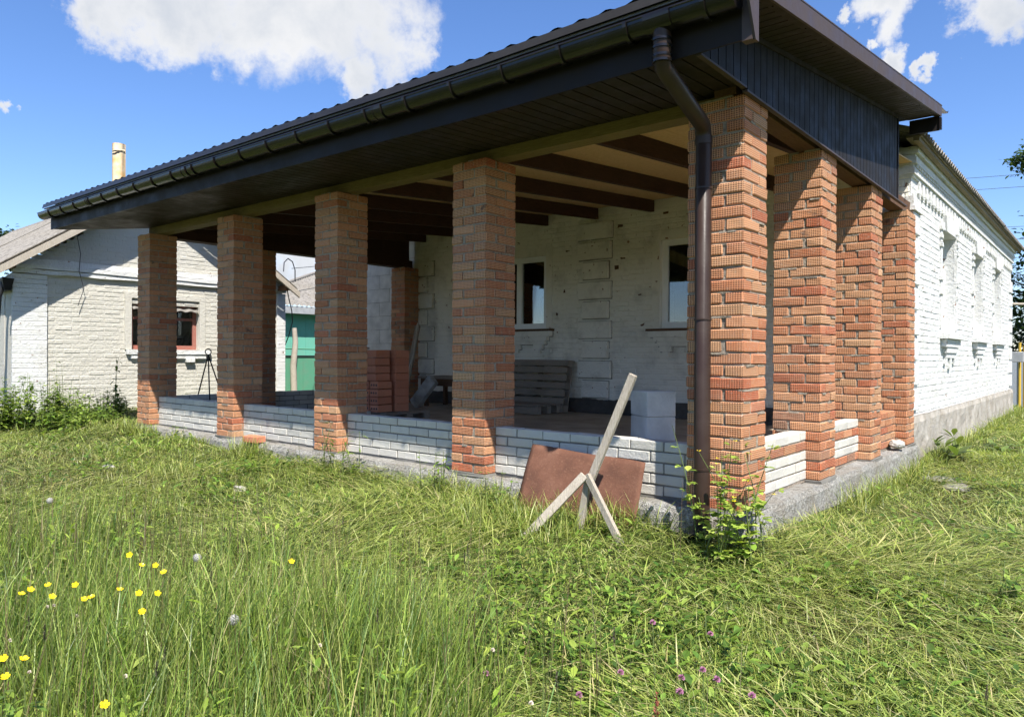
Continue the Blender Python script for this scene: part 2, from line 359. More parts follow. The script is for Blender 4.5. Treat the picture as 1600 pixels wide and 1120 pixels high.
# ------------------------------------------------------------------ brick helpers
BM = {}
def brick_mesh(hx, hy, hz, mat, ch=.006, nvar=6, tagname='brick'):
    k = (round(hx, 3), round(hy, 3), round(hz, 3), mat.name, random.randrange(nvar))
    if k not in BM:
        b = MB(); b.cbox(hx, hy, hz, ch, Matrix.Identity(4), 0.0, .0022); BM[k] = b.mesh(tagname, mat, False)
    return BM[k]
def put_brick(parent, c, h, mat, jit=.003, ang=.012, name='brick', ch=.006):
    o = link(name, brick_mesh(*h, mat, ch=ch), parent, (c[0] + random.uniform(-jit, jit), c[1] + random.uniform(-jit, jit), c[2] + random.uniform(-jit, jit) * .6))
    o.rotation_euler = (random.uniform(-ang, ang) * .5, random.uniform(-ang, ang), random.uniform(-ang, ang) * .6); return o
def add_brick(mb, c, h, jit=.003, ang=.012, ch=.006):
    mb.cbox(*h, ch, T(c[0] + random.uniform(-jit, jit), c[1] + random.uniform(-jit, jit), c[2] + random.uniform(-jit, jit) * .6) @ Euler((random.uniform(-ang, ang) * .5, random.uniform(-ang, ang), random.uniform(-ang, ang) * .6)).to_matrix().to_4x4(), random.uniform(.001, 1), .0022)

def field(plane, sgn, at, u0, u1, z0, z1, parent, mat, openings=(), inside=None, n_ind=0, depth=.03, ch=.007, course=.077, blen=.26, gap=.010, near=0.0, jz=.0025, proud=.006):
    """running-bond brick facing on a wall plane (plane 'x' or 'y' at coordinate at, facing sgn); the n_ind nearest bricks are objects, the rest one part of kind stuff"""
    items = []; nc = int((z1 - z0) / course)
    for i in range(nc):
        za = z0 + i * course; u = u0 - (blen / 2 if i % 2 else 0) - random.uniform(0, .01)
        while u < u1:
            ua, ub = max(u, u0), min(u + blen - gap, u1); u += blen
            segs = [(ua, ub)]
            for (a, b, c, d) in openings:
                if za + course - gap > c + .005 and za < d - .005:
                    ns = []
                    for (p, q) in segs:
                        if q <= a or p >= b: ns.append((p, q)); continue
                        if p < a: ns.append((p, a))
                        if q > b: ns.append((b, q))
                    segs = ns
            for p, q in segs:
                if q - p < .03: continue
                cz = za + (course - gap) / 2
                if inside and not inside((p + q) / 2, cz): continue
                items.append((round((q - p) / 2, 2) if q - p < .24 else (blen - gap) / 2, (p + q) / 2, cz))
    items.sort(key=lambda t: abs(t[1] - near) * .35 + (abs(t[2] - ZC)))
    rest = MB()
    for i, (hl, uc, cz) in enumerate(items):
        off = at + sgn * (proud - depth / 2 + random.uniform(-.002, .0025))
        if plane == 'x': c = (off, uc, cz); h = (depth / 2, hl, (course - gap) / 2)
        else: c = (uc, off, cz); h = (hl, depth / 2, (course - gap) / 2)
        if i < n_ind: put_brick(parent, c, h, mat, jz, .008, ch=ch)
        else: add_brick(rest, c, h, jz, .008, ch)
    if rest.v: stuff(rest.build('brickwork', mat, parent, False))
    return len(items)

def wall_core(mb, plane, a0, a1, u0, u1, z0, z1, openings):
    """solid wall slab with rectangular openings, a0..a1 through its thickness"""
    us = sorted({u0, u1, *[o[0] for o in openings], *[o[1] for o in openings]}); 
    for i in range(len(us) - 1):
        p, q = us[i], us[i + 1]; cuts = [(o[2], o[3]) for o in openings if o[0] <= p + 1e-6 and o[1] >= q - 1e-6]; z = z0
        for c, d in sorted(cuts) + [(z1, z1)]:
            if c > z + 1e-4:
                (mb.box(a0, a1, p, q, z, c) if plane == 'x' else mb.box(p, q, a0, a1, z, c))
            z = d

# ================================================================== ground
def vnoise(x, y, s, seed=0):
    """cheap smooth value noise, vectorised"""
    x = np.asarray(x, float) * s + seed * 17.31; y = np.asarray(y, float) * s + seed * 5.77
    xi = np.floor(x).astype(np.int64); yi = np.floor(y).astype(np.int64); fx = x - xi; fy = y - yi
    fx = fx * fx * (3 - 2 * fx); fy = fy * fy * (3 - 2 * fy)
    def h(a, b):
        n = (a * 374761393 + b * 668265263 + seed * 974711) & 0xffffffff; n = ((n ^ (n >> 13)) * 1274126177) & 0xffffffff
        return ((n ^ (n >> 16)) & 0xffff) / 65535.0
    return (h(xi, yi) * (1 - fx) + h(xi + 1, yi) * fx) * (1 - fy) + (h(xi, yi + 1) * (1 - fx) + h(xi + 1, yi + 1) * fx) * fy
def gz(x, y):
    x = np.asarray(x, float); y = np.asarray(y, float)
    z = -.20 - .075 * np.clip(-.06 - y, 0, 6) + .013 * np.clip(-x, 0, 12) - .045 * np.clip(x, 0, 2) - .035 * np.clip(1 - np.abs(x - .35) / .7, 0, 1)
    far = np.clip((np.hypot(x, y) - 20) / 30, 0, 1)
    z = z + (vnoise(x, y, .9, 1) - .5) * .09 + (vnoise(x, y, 2.6, 2) - .5) * .045
    return z * (1 - far) + far * (-.35)
g = MB(); xs = np.concatenate([[-900, -400, -150, -80, -50, -35], np.arange(-25, 14.01, .5), [20, 35, 60, 150, 400, 900]]); ys = np.concatenate([[-900, -400, -150, -70, -40, -20], np.arange(-12, 26.01, .5), [35, 60, 150, 400, 900]])
gx, gy = np.meshgrid(xs, ys); gzz = gz(gx, gy); nx, ny = len(xs), len(ys)
g.add(list(zip(gx.ravel(), gy.ravel(), gzz.ravel())), [(j * nx + i, j * nx + i + 1, (j + 1) * nx + i + 1, (j + 1) * nx + i) for j in range(ny - 1) for i in range(nx - 1)], None, 0, True)
tag(g.build('ground', M['earth']), kind='structure')

# ================================================================== veranda
FX = [0, -2.157, -4.138, -6.133, -8.37]      # outer right edge of the front pillars
SY = [1.527, 3.023, 4.531]                   # front edge of the side pillars
tilt = lambda x: max(0.0, -x - 1.5) * .0165
btop = lambda x: 2.66 + .0095 * max(0, -x - .5)
bbot = lambda x: 2.565 + .0072 * max(0, -x)
ver = thing('brick_veranda', (-4.2, 2.4, 0), 'unfinished open veranda with orange brick pillars and a black metal roof', 'veranda')

def rough_strip(mb, p0, p1, z0, z1, nrm, amp=.014, du=.06, dz=.05, top=.25, seed=3):
    """a hand-cast concrete face with its ledge: vertical strip from p0 to p1 facing nrm, then a rough top going back by top"""
    p0, p1 = np.array(p0, float), np.array(p1, float); L = np.linalg.norm(p1 - p0); nu = int(L / du); nz_ = int((z1 - z0) / dz)
    rows = []
    for k in range(nz_ + 1 + 4):
        if k <= nz_: z = z0 + (z1 - z0) * k / nz_; off = 0
        else: z = z1; off = -top * (k - nz_) / 4
        row = []
        for i in range(nu + 1):
            t = i / nu; p = p0 + (p1 - p0) * t; s = L * t
            d = (float(vnoise(s, z, 5, seed)) - .5) * amp * 2 + (float(vnoise(s, z, 17, seed + 1)) - .5) * amp + .03 * max(0, (z1 - z)) + off - (.02 if k == nz_ else 0)
            zz = z + ((float(vnoise(s, off, 7, seed + 2)) - .5) * .02 - .01 if k >= nz_ else 0)
            row.append((p[0] + nrm[0] * d, p[1] + nrm[1] * d, zz))
        rows.append(row)
    n = nu + 1; V = [q for r in rows for q in r]
    mb.add(V, [(j * n + i, j * n + i + 1, (j + 1) * n + i + 1, (j + 1) * n + i) for j in range(len(rows) - 1) for i in range(nu)])
fd = MB(); rough_strip(fd, (-8.85, -.04), (.035, -.04), -.75, -.004, (0, -1), .018); rough_strip(fd, (.03, -.04), (.03, 5.0), -.75, -.004, (1, 0), .010, seed=9)
fd.box(-8.80, .005, .0, .45, -.7, -.03); fd.box(-.40, .005, .45, 4.93, -.7, -.03); fd.box(-8.80, -8.3, .45, 4.93, -.7, -.03)
fo = fd.build('foundation', M['concrete'], ver, False)
fl = MB(); fl.box(-8.25, -.42, .42, 4.91, -.2, .10); fl.build('floor', M['floor'], ver)
sl_ = MB()
for k, x in enumerate(FX):       # thin mortar and felt pads below the pillars, a little proud of the plinth
    sl_.box(x - .39, x + .010, -.018, .39, -.02, .006, j=.006)
for y in SY: sl_.box(-.39, .012, y - .012, y + .39, -.02, .006, j=.006)
stuff(sl_.build('felt_pad', M['joint'], ver))

CH = .0765
def pillar(x1, y0, ztop, individual, flip=0):
    x0 = x1 - .38; y1 = y0 + .38; n = int(round(ztop / CH)); ch = ztop / n
    p = link('pillar', None, ver, ((x0 + x1) / 2, (y0 + y1) / 2, 0)); p.empty_display_size = .1
    core = MB(); core.box(x0 + .008, x1 - .008, y0 + .008, y1 - .008, .004, ztop - .012)
    for i in range(n):      # mortar beds squeezed out unevenly
        for _ in range(2):
            a = random.uniform(0, .30); b = a + random.uniform(.05, .16); z = .004 + (i + 1) * ch - .008; e = random.uniform(-.003, .006)
            if random.random() < .5: core.box(x0 + a, min(x0 + b, x1 - .02), y0 - e + .002, y0 + .03, z - .006, z + .007, j=.002)
            else: core.box(x1 - .03, x1 + e - .002, y0 + a, min(y0 + b, y1 - .02), z - .006, z + .007, j=.002)
    core.build('mortar', M['mortar'], p)
    rest = MB(); hz = (ch - .009) / 2
    for i in range(n):
        zc = .004 + i * ch + hz + .002
        A_, B_, C_, D_ = (random.choice((.125, .125, .122, .119, .116)) for _ in range(4))      # half lengths: the outer ends stay flush, the joint between varies
        if (i + flip) % 2: bs = [((x0 + A_, y0 + .06), 0, A_), ((x1 - .06, y0 + B_), 1, B_), ((x1 - C_, y1 - .06), 0, C_), ((x0 + .06, y1 - D_), 1, D_)]
        else: bs = [((x1 - A_, y0 + .06), 0, A_), ((x1 - .06, y1 - B_), 1, B_), ((x0 + C_, y1 - .06), 0, C_), ((x0 + .06, y0 + D_), 1, D_)]
        for (cx, cy), rot, hl_ in bs:
            h = (hl_, .06, hz) if not rot else (.06, hl_, hz)
            vis = cx + h[0] > x1 - .03 or cy - h[1] < y0 + .03
            if individual and vis: put_brick(p, (cx, cy, zc), h, M['clay'], .0035, .012)
            else: add_brick(rest, (cx, cy, zc), h, .0035, .012)
    stuff(rest.build('brickwork', M['clay'], p, False))
    return p
for k, x in enumerate(FX): pillar(x, 0, bbot(x) + .003 + (.035 if k == 0 else 0), k in (0, 1), k)
for k, y in enumerate(SY): pillar(0, y, 2.60, k == 0, k + 1)
for y in (1.56, 3.04): pillar(-8.37, y, 2.60, False)
pillar(-8.27, 4.52, 2.60, False)

def low_wall(a, b, at, plane, rows=5, pattern=None, z0=.006, ztop=.39, rag=.0):
    p = link('low_wall', None, ver, ((a + b) / 2, at, 0) if plane == 'y' else (at, (a + b) / 2, 0)); p.empty_display_size = .1
    ch = (ztop - z0) / rows; co = MB()
    if plane == 'y': co.box(a, b, at + .007, at + .10, z0 - .02, ztop - .012)
    else: co.box(at - .10, at - .007, a, b, z0 - .02, ztop - .012)
    co.build('mortar', M['joint'] if pattern is None else M['mortar'], p)
    for i in range(rows):
        u = a - (.13 if i % 2 else .03); zc = z0 + i * ch + ch / 2
        while u < b - .02:
            p0, p1 = max(u, a), min(u + .252, b); u += .262
            if p1 - p0 < .03: continue
            kind = 'w' if pattern is None else pattern[i]
            if kind == 'm': kind = random.choice('wr')
            if kind == 'o' and (p0 > a + (b - a) * rag): continue
            m = M['clay'] if kind == 'r' else M['silicate']; hl = round((p1 - p0) / 2, 2) if p1 - p0 < .24 else .126
            hl = min(hl, .126)
            if plane == 'y': put_brick(p, ((p0 + p1) / 2, at + .06, zc), (hl, .06, ch / 2 - .006), m, .0025, .006, ch=.004)
            else: put_brick(p, (at - .06, (p0 + p1) / 2, zc), (.06, hl, ch / 2 - .006), m, .0025, .006, ch=.004)
    return p
for k in range(4): low_wall(FX[k + 1] + .003, FX[k] - .383, .13, 'y')
low_wall(.383, SY[0] - .003, -.11, 'x', 5, 'wwwro' if False else 'wwwrw'); low_wall(SY[0] + .383, SY[1] - .003, -.11, 'x', 5, 'rwwrw'); low_wall(SY[1] + .383, SY[2] - .003, -.11, 'x', 5, 'rrrrr')
low_wall(.383, 1.557, -8.47, 'x'); low_wall(1.943, 3.037, -8.47, 'x'); low_wall(3.423, 4.517, -8.47, 'x')

# beams, rafters, boards
def slope_box(mb, x0, x1, y0, y1, z0f, z1f):
    V = []
    for zf in (z0f, z1f):
        for x, y in ((x0, y0), (x1, y0), (x1, y1), (x0, y1)): V.append((x, y, zf(x, y)))
    mb.add(V, [(0, 1, 5, 4), (1, 2, 6, 5), (2, 3, 7, 6), (3, 0, 4, 7), (4, 5, 6, 7), (3, 2, 1, 0)])
b = MB(); slope_box(b, -8.62, -.02, .10, .25, lambda x, y: bbot(x) + .004, lambda x, y: btop(x)); b.build('front_beam', M['beam'], ver)
b = MB(); b.box(-.19, -.05, -.02, .098, 2.606, 2.68); b.box(-.19, -.05, .252, 4.88, 2.606, 2.74); b.build('side_beam', M['beam2'], ver)
b = MB(); b.box(-8.66, -8.46, .252, 4.88, 2.615, 2.76); b.build('left_beam', M['rafter'], ver)
b = MB(); b.prism([(.26, 2.761), (4.88, 2.761), (4.88, 3.66), (.26, 3.06)], 0, -8.60, -8.56); b.build('left_gable_board', M['rafter'], ver)
rb = lambda x, y: 2.648 + .0075 * max(0, -x) + .081 * (y - .2)
for k in range(9):
    x = -.50 - .955 * k
    r = MB(); slope_box(r, x - .028, x + .028, .252 if k else .252, 4.90, rb, lambda x, y: rb(x, y) + .165); r.build('rafter', M['rafter'], ver)
for k in range(7):
    x0 = -8.7 + k * 1.25; x1 = min(x0 + 1.246, -.03)
    for y0, y1 in ((.11, 2.48), (2.484, 4.9)):
        o_ = MB(); slope_box(o_, x0, x1, y0, y1, lambda x, y: rb(x, y) + .167, lambda x, y: rb(x, y) + .179); o_.build('ceiling_board', M['osb'], ver)

# roof of metal tile
XR = .335; EY = -.69; LX = -9.95
zs = lambda x, y: 2.958 + .128 * y + tilt(x)         # underside at the verge
def left_edge(y): return LX if y < -.6 else max(LX, min(-9.5, LX + (y + .6) * .9))
ro = MB(); ys_ = list(np.arange(-.79, 4.9, .35)); V = []; nxr = 330
for j, y in enumerate(ys_):
    for st in (0, 1):
        yy = y + (.002 if st == 0 else .348)
        xl = left_edge(yy)
        for i in range(nxr + 1):
            x = xl + (XR - .005 - xl) * i / nxr
            w = math.sin(2 * math.pi * x / .183); w = (.5 + .5 * w) ** 1.6
            V.append((x, min(yy, 4.88), zs(x, yy) + .085 + .019 * w + (.016 if st == 0 else 0.0)))
n = nxr + 1
ro.add(V, [(j * n + i, j * n + i + 1, (j + 1) * n + i + 1, (j + 1) * n + i) for j in range(2 * len(ys_) - 1) for i in range(nxr)], None, 0, False)
roof = ro.build('roof', M['roof'], ver, False)
u = MB()                                             # closed deck under the sheet
V = [(LX + .01, -.72), (XR - .03, -.72), (XR - .03, 4.37), (-9.48, 4.37), (-9.48, .0), (LX + .01, -.55)]
u.add([(x, y, zs(x, y) + .012) for x, y in V] + [(x, y, zs(x, y) + .06) for x, y in V], [(0, 5, 4, 3, 2, 1), (6, 7, 8, 9, 10, 11)] + [(i, (i + 1) % 6, (i + 1) % 6 + 6, i + 6) for i in range(6)])
u.build('deck', M['fascia'], roof)
# front fascia, flashing, gutter
def along(mb, poly, xs_, dz=lambda x: tilt(x)):
    """sweep a y-z polygon along x through the eave's slight rise"""
    n = len(poly); V = [(x, y, z + dz(x)) for x in xs_ for y, z in poly]
    mb.add(V, [(k * n + i, k * n + (i + 1) % n, (k + 1) * n + (i + 1) % n, (k + 1) * n + i) for k in range(len(xs_) - 1) for i in range(n)] + [tuple(range(n)), tuple(range((len(xs_) - 1) * n, len(xs_) * n))[::-1]])
XS = [LX, -8, -6, -4, -1.5, XR - .06]
f = MB(); along(f, [(EY, 2.612), (EY - .012, 2.612), (EY - .012, 2.90), (EY, 2.90)], XS); f.build('eave_fascia', M['fascia'], ver)
f = MB(); along(f, [(EY - .10, 2.885), (EY - .10, 2.902), (EY - .01, 2.925), (EY - .01, 2.905)], XS); f.build('drip_flashing', M['strip'], ver)
f = MB(); along(f, [(-.812, 2.900), (-.806, 2.900), (-.792, 2.957), (-.798, 2.957)], XS); f.build('eave_strip', M['strip2'], ver)
GR = .075; GYc = EY - .013 - GR; GZ = 2.822
gu = MB(); prof = [(GYc + GR * math.cos(a), GZ + GR * math.sin(a) * 1.02) for a in np.linspace(0, -math.pi, 17)]; inner = [(GYc + (GR - .004) * math.cos(a), GZ + (GR - .004) * math.sin(a)) for a in np.linspace(-math.pi, 0, 17)]
bead = [(GYc - GR - .007, GZ + .004), (GYc - GR - .006, GZ + .013), (GYc - GR + .004, GZ + .014)]
XG = list(np.linspace(LX - .05, XR - .06, 14)); along(gu, prof + bead + inner, XG)
gut = gu.build('gutter', M['gutter'], ver); 
def ring(x, w, dr, mat, name):
    q = MB(); P = [(GYc + (GR + dr) * math.cos(a), GZ + (GR + dr) * math.sin(a) * 1.02) for a in np.linspace(.12, -math.pi - .12, 19)]; I = [(GYc + (GR + .0012) * math.cos(a), GZ + (GR + .0012) * math.sin(a) * 1.02) for a in np.linspace(-math.pi - .12, .12, 19)]
    along(q, P + I, [x - w / 2, x + w / 2]); return q.build(name, mat, gut)
for k in range(22): ring(.12 - k * .462, .022, .013, M['gutter'], 'bracket')
for x in (-2.5, -5.6, -8.2): ring(x, .09, .007, M['gutter'], 'joint_sleeve'); ring(x - .045, .012, .011, M['gutter'], 'joint_sleeve'); ring(x + .045, .012, .011, M['gutter'], 'joint_sleeve')
ring(-.15, .16, .008, M['gutter'], 'outlet')
q = MB(); along(q, prof + [(GYc - GR, GZ + .012), (GYc + GR, GZ + .012)], [XR - .062, XR - .056]); q.build('end_cap', M['gutter'], gut)
q = MB(); along(q, prof + [(GYc - GR, GZ + .012), (GYc + GR, GZ + .012)], [LX - .056, LX - .051]); q.build('end_cap', M['gutter'], gut)
# corner plate at the right end of the eave
c = MB(); c.prism([(-.83, 2.86), (-.70, 2.598), (-.66, 2.598), (-.66, 2.99), (-.80, 2.985)], 0, XR - .005, XR + .008); c.box(XR - .06, XR - .006, -.715, -.66, 2.60, 2.86); c.build('corner_plate', M['flash'], ver)
# verge: fascia, end piece, soffit strips
def ystrip(mb, x0, x1, y0, y1, zb, zt): slope_box(mb, x0, x1, y0, y1, lambda x, y: zb + .128 * y, lambda x, y: zt + .128 * y)
v = MB(); ystrip(v, XR - .012, XR + .004, -.80, 4.39, 2.952, 3.062); v.build('verge_fascia', M['flash'], ver)
v = MB(); ystrip(v, XR - .05, XR + .0065, -.80, 4.40, 3.0625, 3.071); v.build('verge_cap', M['flash'], ver)
v = MB(); v.box(.04, XR - .014, 4.365, 4.392, 3.37, 3.52); v.box(XR - .012, XR + .006, 4.35, 4.398, 3.375, 3.50); v.build('verge_end', M['fascia'], ver)
def strips(name, parent, mat, n, make):
    for k in range(n): make(k).build(name, mat, parent)
so_ = link('verge_soffit', None, ver, (.17, 1.8, 2.97)); P_ = .105
def vs_(k):
    q = MB(); y = -.66 + k * P_; ystrip(q, .037, XR - .06, y, y + P_ - .011, 2.958, 2.966); return q
strips('soffit_panel', so_, M['soffit'], 47, vs_)
q = MB(); ystrip(q, .036, XR - .013, -.66, 4.36, 2.9665, 2.971); q.build('backing', M['soffit'], so_)
q = MB(); ystrip(q, XR - .058, XR - .0135, -.66, 4.36, 2.9555, 2.966); q.build('edge_trim', M['soffit'], so_)
for k in range(9):
    q = MB(); y = -.35 + k * .55; q.tube([(XR - .036, y, 2.9555 + .128 * y), (XR - .036, y, 2.949 + .128 * y)], .006, 6); q.build('screw', M['black'], so_)
cl_ = link('gable_cladding', None, ver, (.03, 1.8, 2.7))
def cs_(k):
    q = MB(); y = -.66 + k * P_; zb = 2.622 if y < -.05 else 2.603; w = P_ - .010
    V = [(x, yy, z) for x in (.018, .031) for yy, z in ((y, zb), (y + w, zb), (y + w, 2.9565 + .128 * (y + w)), (y, 2.9565 + .128 * y))]
    q.add(V, [(0, 1, 2, 3), (7, 6, 5, 4), (0, 4, 5, 1), (1, 5, 6, 2), (2, 6, 7, 3), (3, 7, 4, 0)]); return q
strips('cladding_panel', cl_, M['clad'], 43, cs_)
q = MB(); q.prism([(-.66, 2.63), (3.86, 2.63), (3.86, 3.44), (-.66, 2.865)], 0, .008, .0175); q.build('backing', M['clad'], cl_)
q = MB(); q.box(.005, .038, -.05, 4.30, 2.588, 2.600); q.box(.005, .036, -.68, -.052, 2.606, 2.618); q.build('drip_edge', M['flash'], cl_)
q = MB(); ystrip(q, .032, .046, -.66, 3.86, 2.925, 2.957); q.build('top_trim', M['soffit'], cl_)
q = MB(); q.box(.012, .040, 3.858, 3.885, 2.601, 3.45); q.build('corner_trim', M['clad'], cl_)
# front soffit strips (boxed eave)
fs = link('eave_soffit', None, ver, (-4.5, -.3, 2.63))
def fz(x, y): return (2.614 + tilt(x)) + ((btop(x) - .006) - (2.614 + tilt(x))) * (y - EY) / (.098 - EY)
nst = int((.02 - LX) / P_)
for k in range(nst):
    x1 = .016 - k * P_; x0 = x1 - P_ + .011; q = MB()
    ye = lambda x: .098 if x > -8.6 else max(EY + .02, .098 - (-8.6 - x) * .575)
    V = [(x, y, fz(x, y) + dz) for dz in (0, .008) for x, y in ((x0, EY + .001), (x1, EY + .001), (x1, ye(x1)), (x0, ye(x0)))]
    q.add(V, [(3, 2, 1, 0), (4, 5, 6, 7), (0, 1, 5, 4), (1, 2, 6, 5), (2, 3, 7, 6), (3, 0, 4, 7)]); q.build('soffit_panel', M['soffit'], fs)
q = MB(); V = [(LX + .02, EY + .001), (.015, EY + .001), (.015, .097), (-8.6, .097), (LX + .02, EY + .05)]
q.add([(x, y, fz(x, y) + dz) for dz in (.0085, .014) for x, y in V], [(4, 3, 2, 1, 0), (5, 6, 7, 8, 9)] + [(i, (i + 1) % 5, (i + 1) % 5 + 5, i + 5) for i in range(5)]); q.build('backing', M['soffit'], fs)
# downpipe
DX, DY = -.225, -.095
dp = MB(); R_ = .05
dp.tube([(-.15, GYc, 2.79), (-.15, GYc, 2.60), (-.153, GYc + .02, 2.565), (-.205, DY - .06, 2.405), (DX, DY - .01, 2.375), (DX, DY, 2.34), (DX, DY, .00), (DX, DY, -.10)], R_, 18)
dpo = dp.build('downpipe', M['pipe'], ver)
for z, r_ in ((2.70, .058), (2.66, .055), (2.615, .053), (2.585, .055)): q = MB(); q.tube([(-.15, GYc, z - .007), (-.15, GYc, z + .007)], r_, 18); q.build('collar', M['gutter'], dpo)
for z, h, r_ in ((2.30, .05, .0535), (2.02, .012, .0545), (1.20, .010, .0545), (.26, .012, .0545)): q = MB(); q.tube([(DX, DY, z), (DX, DY, z + h)], r_, 18); q.build('collar', M['pipe'], dpo)
for z in (1.95, .85): q = MB(); q.tube([(DX, DY + .04, z), (DX, -.001, z)], .008, 6); q.build('clip', M['pipe'], dpo)
dr = thing('drain_pipe', (DX + .0, DY, -.2), 'black open drain pipe mouth below the corner downpipe', 'pipe')
q = MB(); P1 = [(DX, DY + .02, -.115), (DX + .005, DY - .03, -.15), (DX + .02, DY - .10, -.185)]
q.tube(P1, [.066, .07, .072], 18, False); q.tube(P1, [.062, .066, .068], 18, False); q.build('socket', M['black'], dr, False)

# ================================================================== white house behind the veranda
HX = -.05; HY = 4.92; HB = 15.05
hou = thing('white_brick_house', (-4.3, 10, -.2), 'old white painted brick house with stepped cornice behind the veranda', 'house')
swin = [(6.80, 7.86, 1.32, 2.70), (9.56, 10.60, 1.32, 2.70), (12.08, 13.12, 1.32, 2.70)]
fwin = [(-6.42, -5.30, 1.42, 2.60), (-3.24, -2.12, 1.38, 2.64)]
side = link('side_wall', None, hou, (HX, 10, 0)); front = link('front_wall', None, hou, (-4.3, HY, 0))
c = MB(); wall_core(c, 'x', HX - .40, HX - .001, HY + .001, HB, .25, 3.36, swin); c.build('core', M['white'], side)
field('x', 1, HX, HY + .02, HB - .02, .31, 3.05, side, M['white'], swin, None, 300, .03, .008, near=5.2, gap=.006, proud=.003, jz=.0015)
c = MB(); wall_core(c, 'y', HY + .001, HY + .40, -8.45, HX - .40, .30, 3.36, fwin); c.box(HX - .401, HX - .012, HY + .012, HY + .3, .26, 3.3); c.build('core', M['inner'], front)
field('y', -1, HY, -8.43, HX - .01, .33, 3.2, front, M['inner'], fwin, None, 0, .03, .010, gap=.006, jz=.002, proud=.0045)
c = MB(); c.box(HX - 8.4, HX - .41, HB - .4, HB - .002, -.3, 3.36); c.box(-8.45, -8.05, HY + .4, HB - .4, -.3, 3.36); c.build('rear_wall', M['white'], hou)
# plinths
c = MB(); rough_strip(c, (HX + .04, HY + .0), (HX + .04, HB + .05), -.6, .30, (1, 0), .012, .12, .08, .06, 21); c.box(HX - .3, HX + .02, HY + .02, HB + .04, -.6, .27); c.build('plinth', M['plinth'], hou, False)
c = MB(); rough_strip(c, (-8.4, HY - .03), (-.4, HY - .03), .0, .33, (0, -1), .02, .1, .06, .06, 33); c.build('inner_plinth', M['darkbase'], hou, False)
# cornice
def band(x_out, y_out, z0, z1, name='cornice_band'):
    q = MB(); q.box(HX - .05, HX + x_out, HY - y_out, HB + x_out, z0, z1); q.box(HX - .62, HX - .05 - .0005, HY - y_out, HY + .03, z0, z1); return q.build(name, M['white'], cor)
cor = link('cornice', None, hou, (HX, 10, 3.2))
for xo, z0, z1 in ((.022, 2.705, 2.82), (.022, 3.045, 3.07), (.045, 3.071, 3.14), (.030, 3.141, 3.18), (.065, 3.181, 3.25), (.05, 3.251, 3.285), (.09, 3.286, 3.365)):
    if z0 < 2.8:
        q = MB(); q.box(HX - .05, HX + .035, HY - .035, HY + .36, z0, z1); q.box(HX - .3, HX - .0505, HY - .035, HY + .03, z0, z1); q.build('capital', M['white'], cor)
        q = MB(); q.box(HX - .05, HX + .055, HY - .055, HY + .38, z0 - .05, z0 - .002); q.box(HX - .3, HX - .0505, HY - .055, HY + .03, z0 - .05, z0 - .002); q.build('capital', M['white'], cor)
    else: band(xo, xo, z0, z1)
y = HY + .30; k = 0
while y < HB - .15:
    q = MB(); q.box(HX - .02, HX + .028, y, y + .115, 2.90, 3.044, j=.004); q.prism([(y + .01, 2.90), (y + .105, 2.90), (y + .0575, 2.86)], 0, HX - .02, HX + .026); q.build('dentil', M['white'], cor); y += .215
for i in range(int((HB - HY) / .13)):
    q = MB(); y = HY + .04 + i * .13; q.box(HX + .02, HX + .058, y, y + .065, 3.143, 3.179); q.build('small_dentil', M['white'], cor)
# corner quoins
def quoin(parent, plane, sgn, at, u0, u1, z0, z1, mat, pr=.032):
    q = MB(); a, b = sorted((at - sgn * .01, at + sgn * pr))
    V = ((a + b) / 2, (u0 + u1) / 2, (z0 + z1) / 2); h = ((b - a) / 2, (u1 - u0) / 2, (z1 - z0) / 2)
    if plane == 'y': V = (V[1], V[0], V[2]); h = (h[1], h[0], h[2])
    q.cbox(*h, .008, T(*V), 0, .002); o = q.build('quoin', mat, parent)
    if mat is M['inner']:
        q = MB(); q.box(u0 - .011, u1 + .011, at - .0095, at + .01, z0 - .013, z1 + .011, j=.004); q.build('shade_line', M['contact_shade'], o)  # slightly larger dark plate, paints contact shade round the block
    return o
for i in range(8):
    z = .36 + i * .292
    quoin(side, 'x', 1, HX, HY + .005, HY + (.36 if i % 2 else .30), z, z + .25, M['white'])
    quoin(side, 'x', 1, HX, HB - (.40 if i % 2 else .30), HB - .004, z, z + .25, M['white'])
for i in range(8):
    z = .34 + i * .302
    quoin(front, 'y', -1, HY, -8.42, -7.90 if i % 2 else -8.08, z, z + .262, M['inner'], .06)
    quoin(front, 'y', -1, HY, *((-4.645, -4.055) if i % 2 else (-4.57, -4.10)), z, z + .255, M['inner'], .065)
quoin(front, 'y', -1, HY, -4.66, -4.04, 2.76, 3.0, M['inner'], .075)
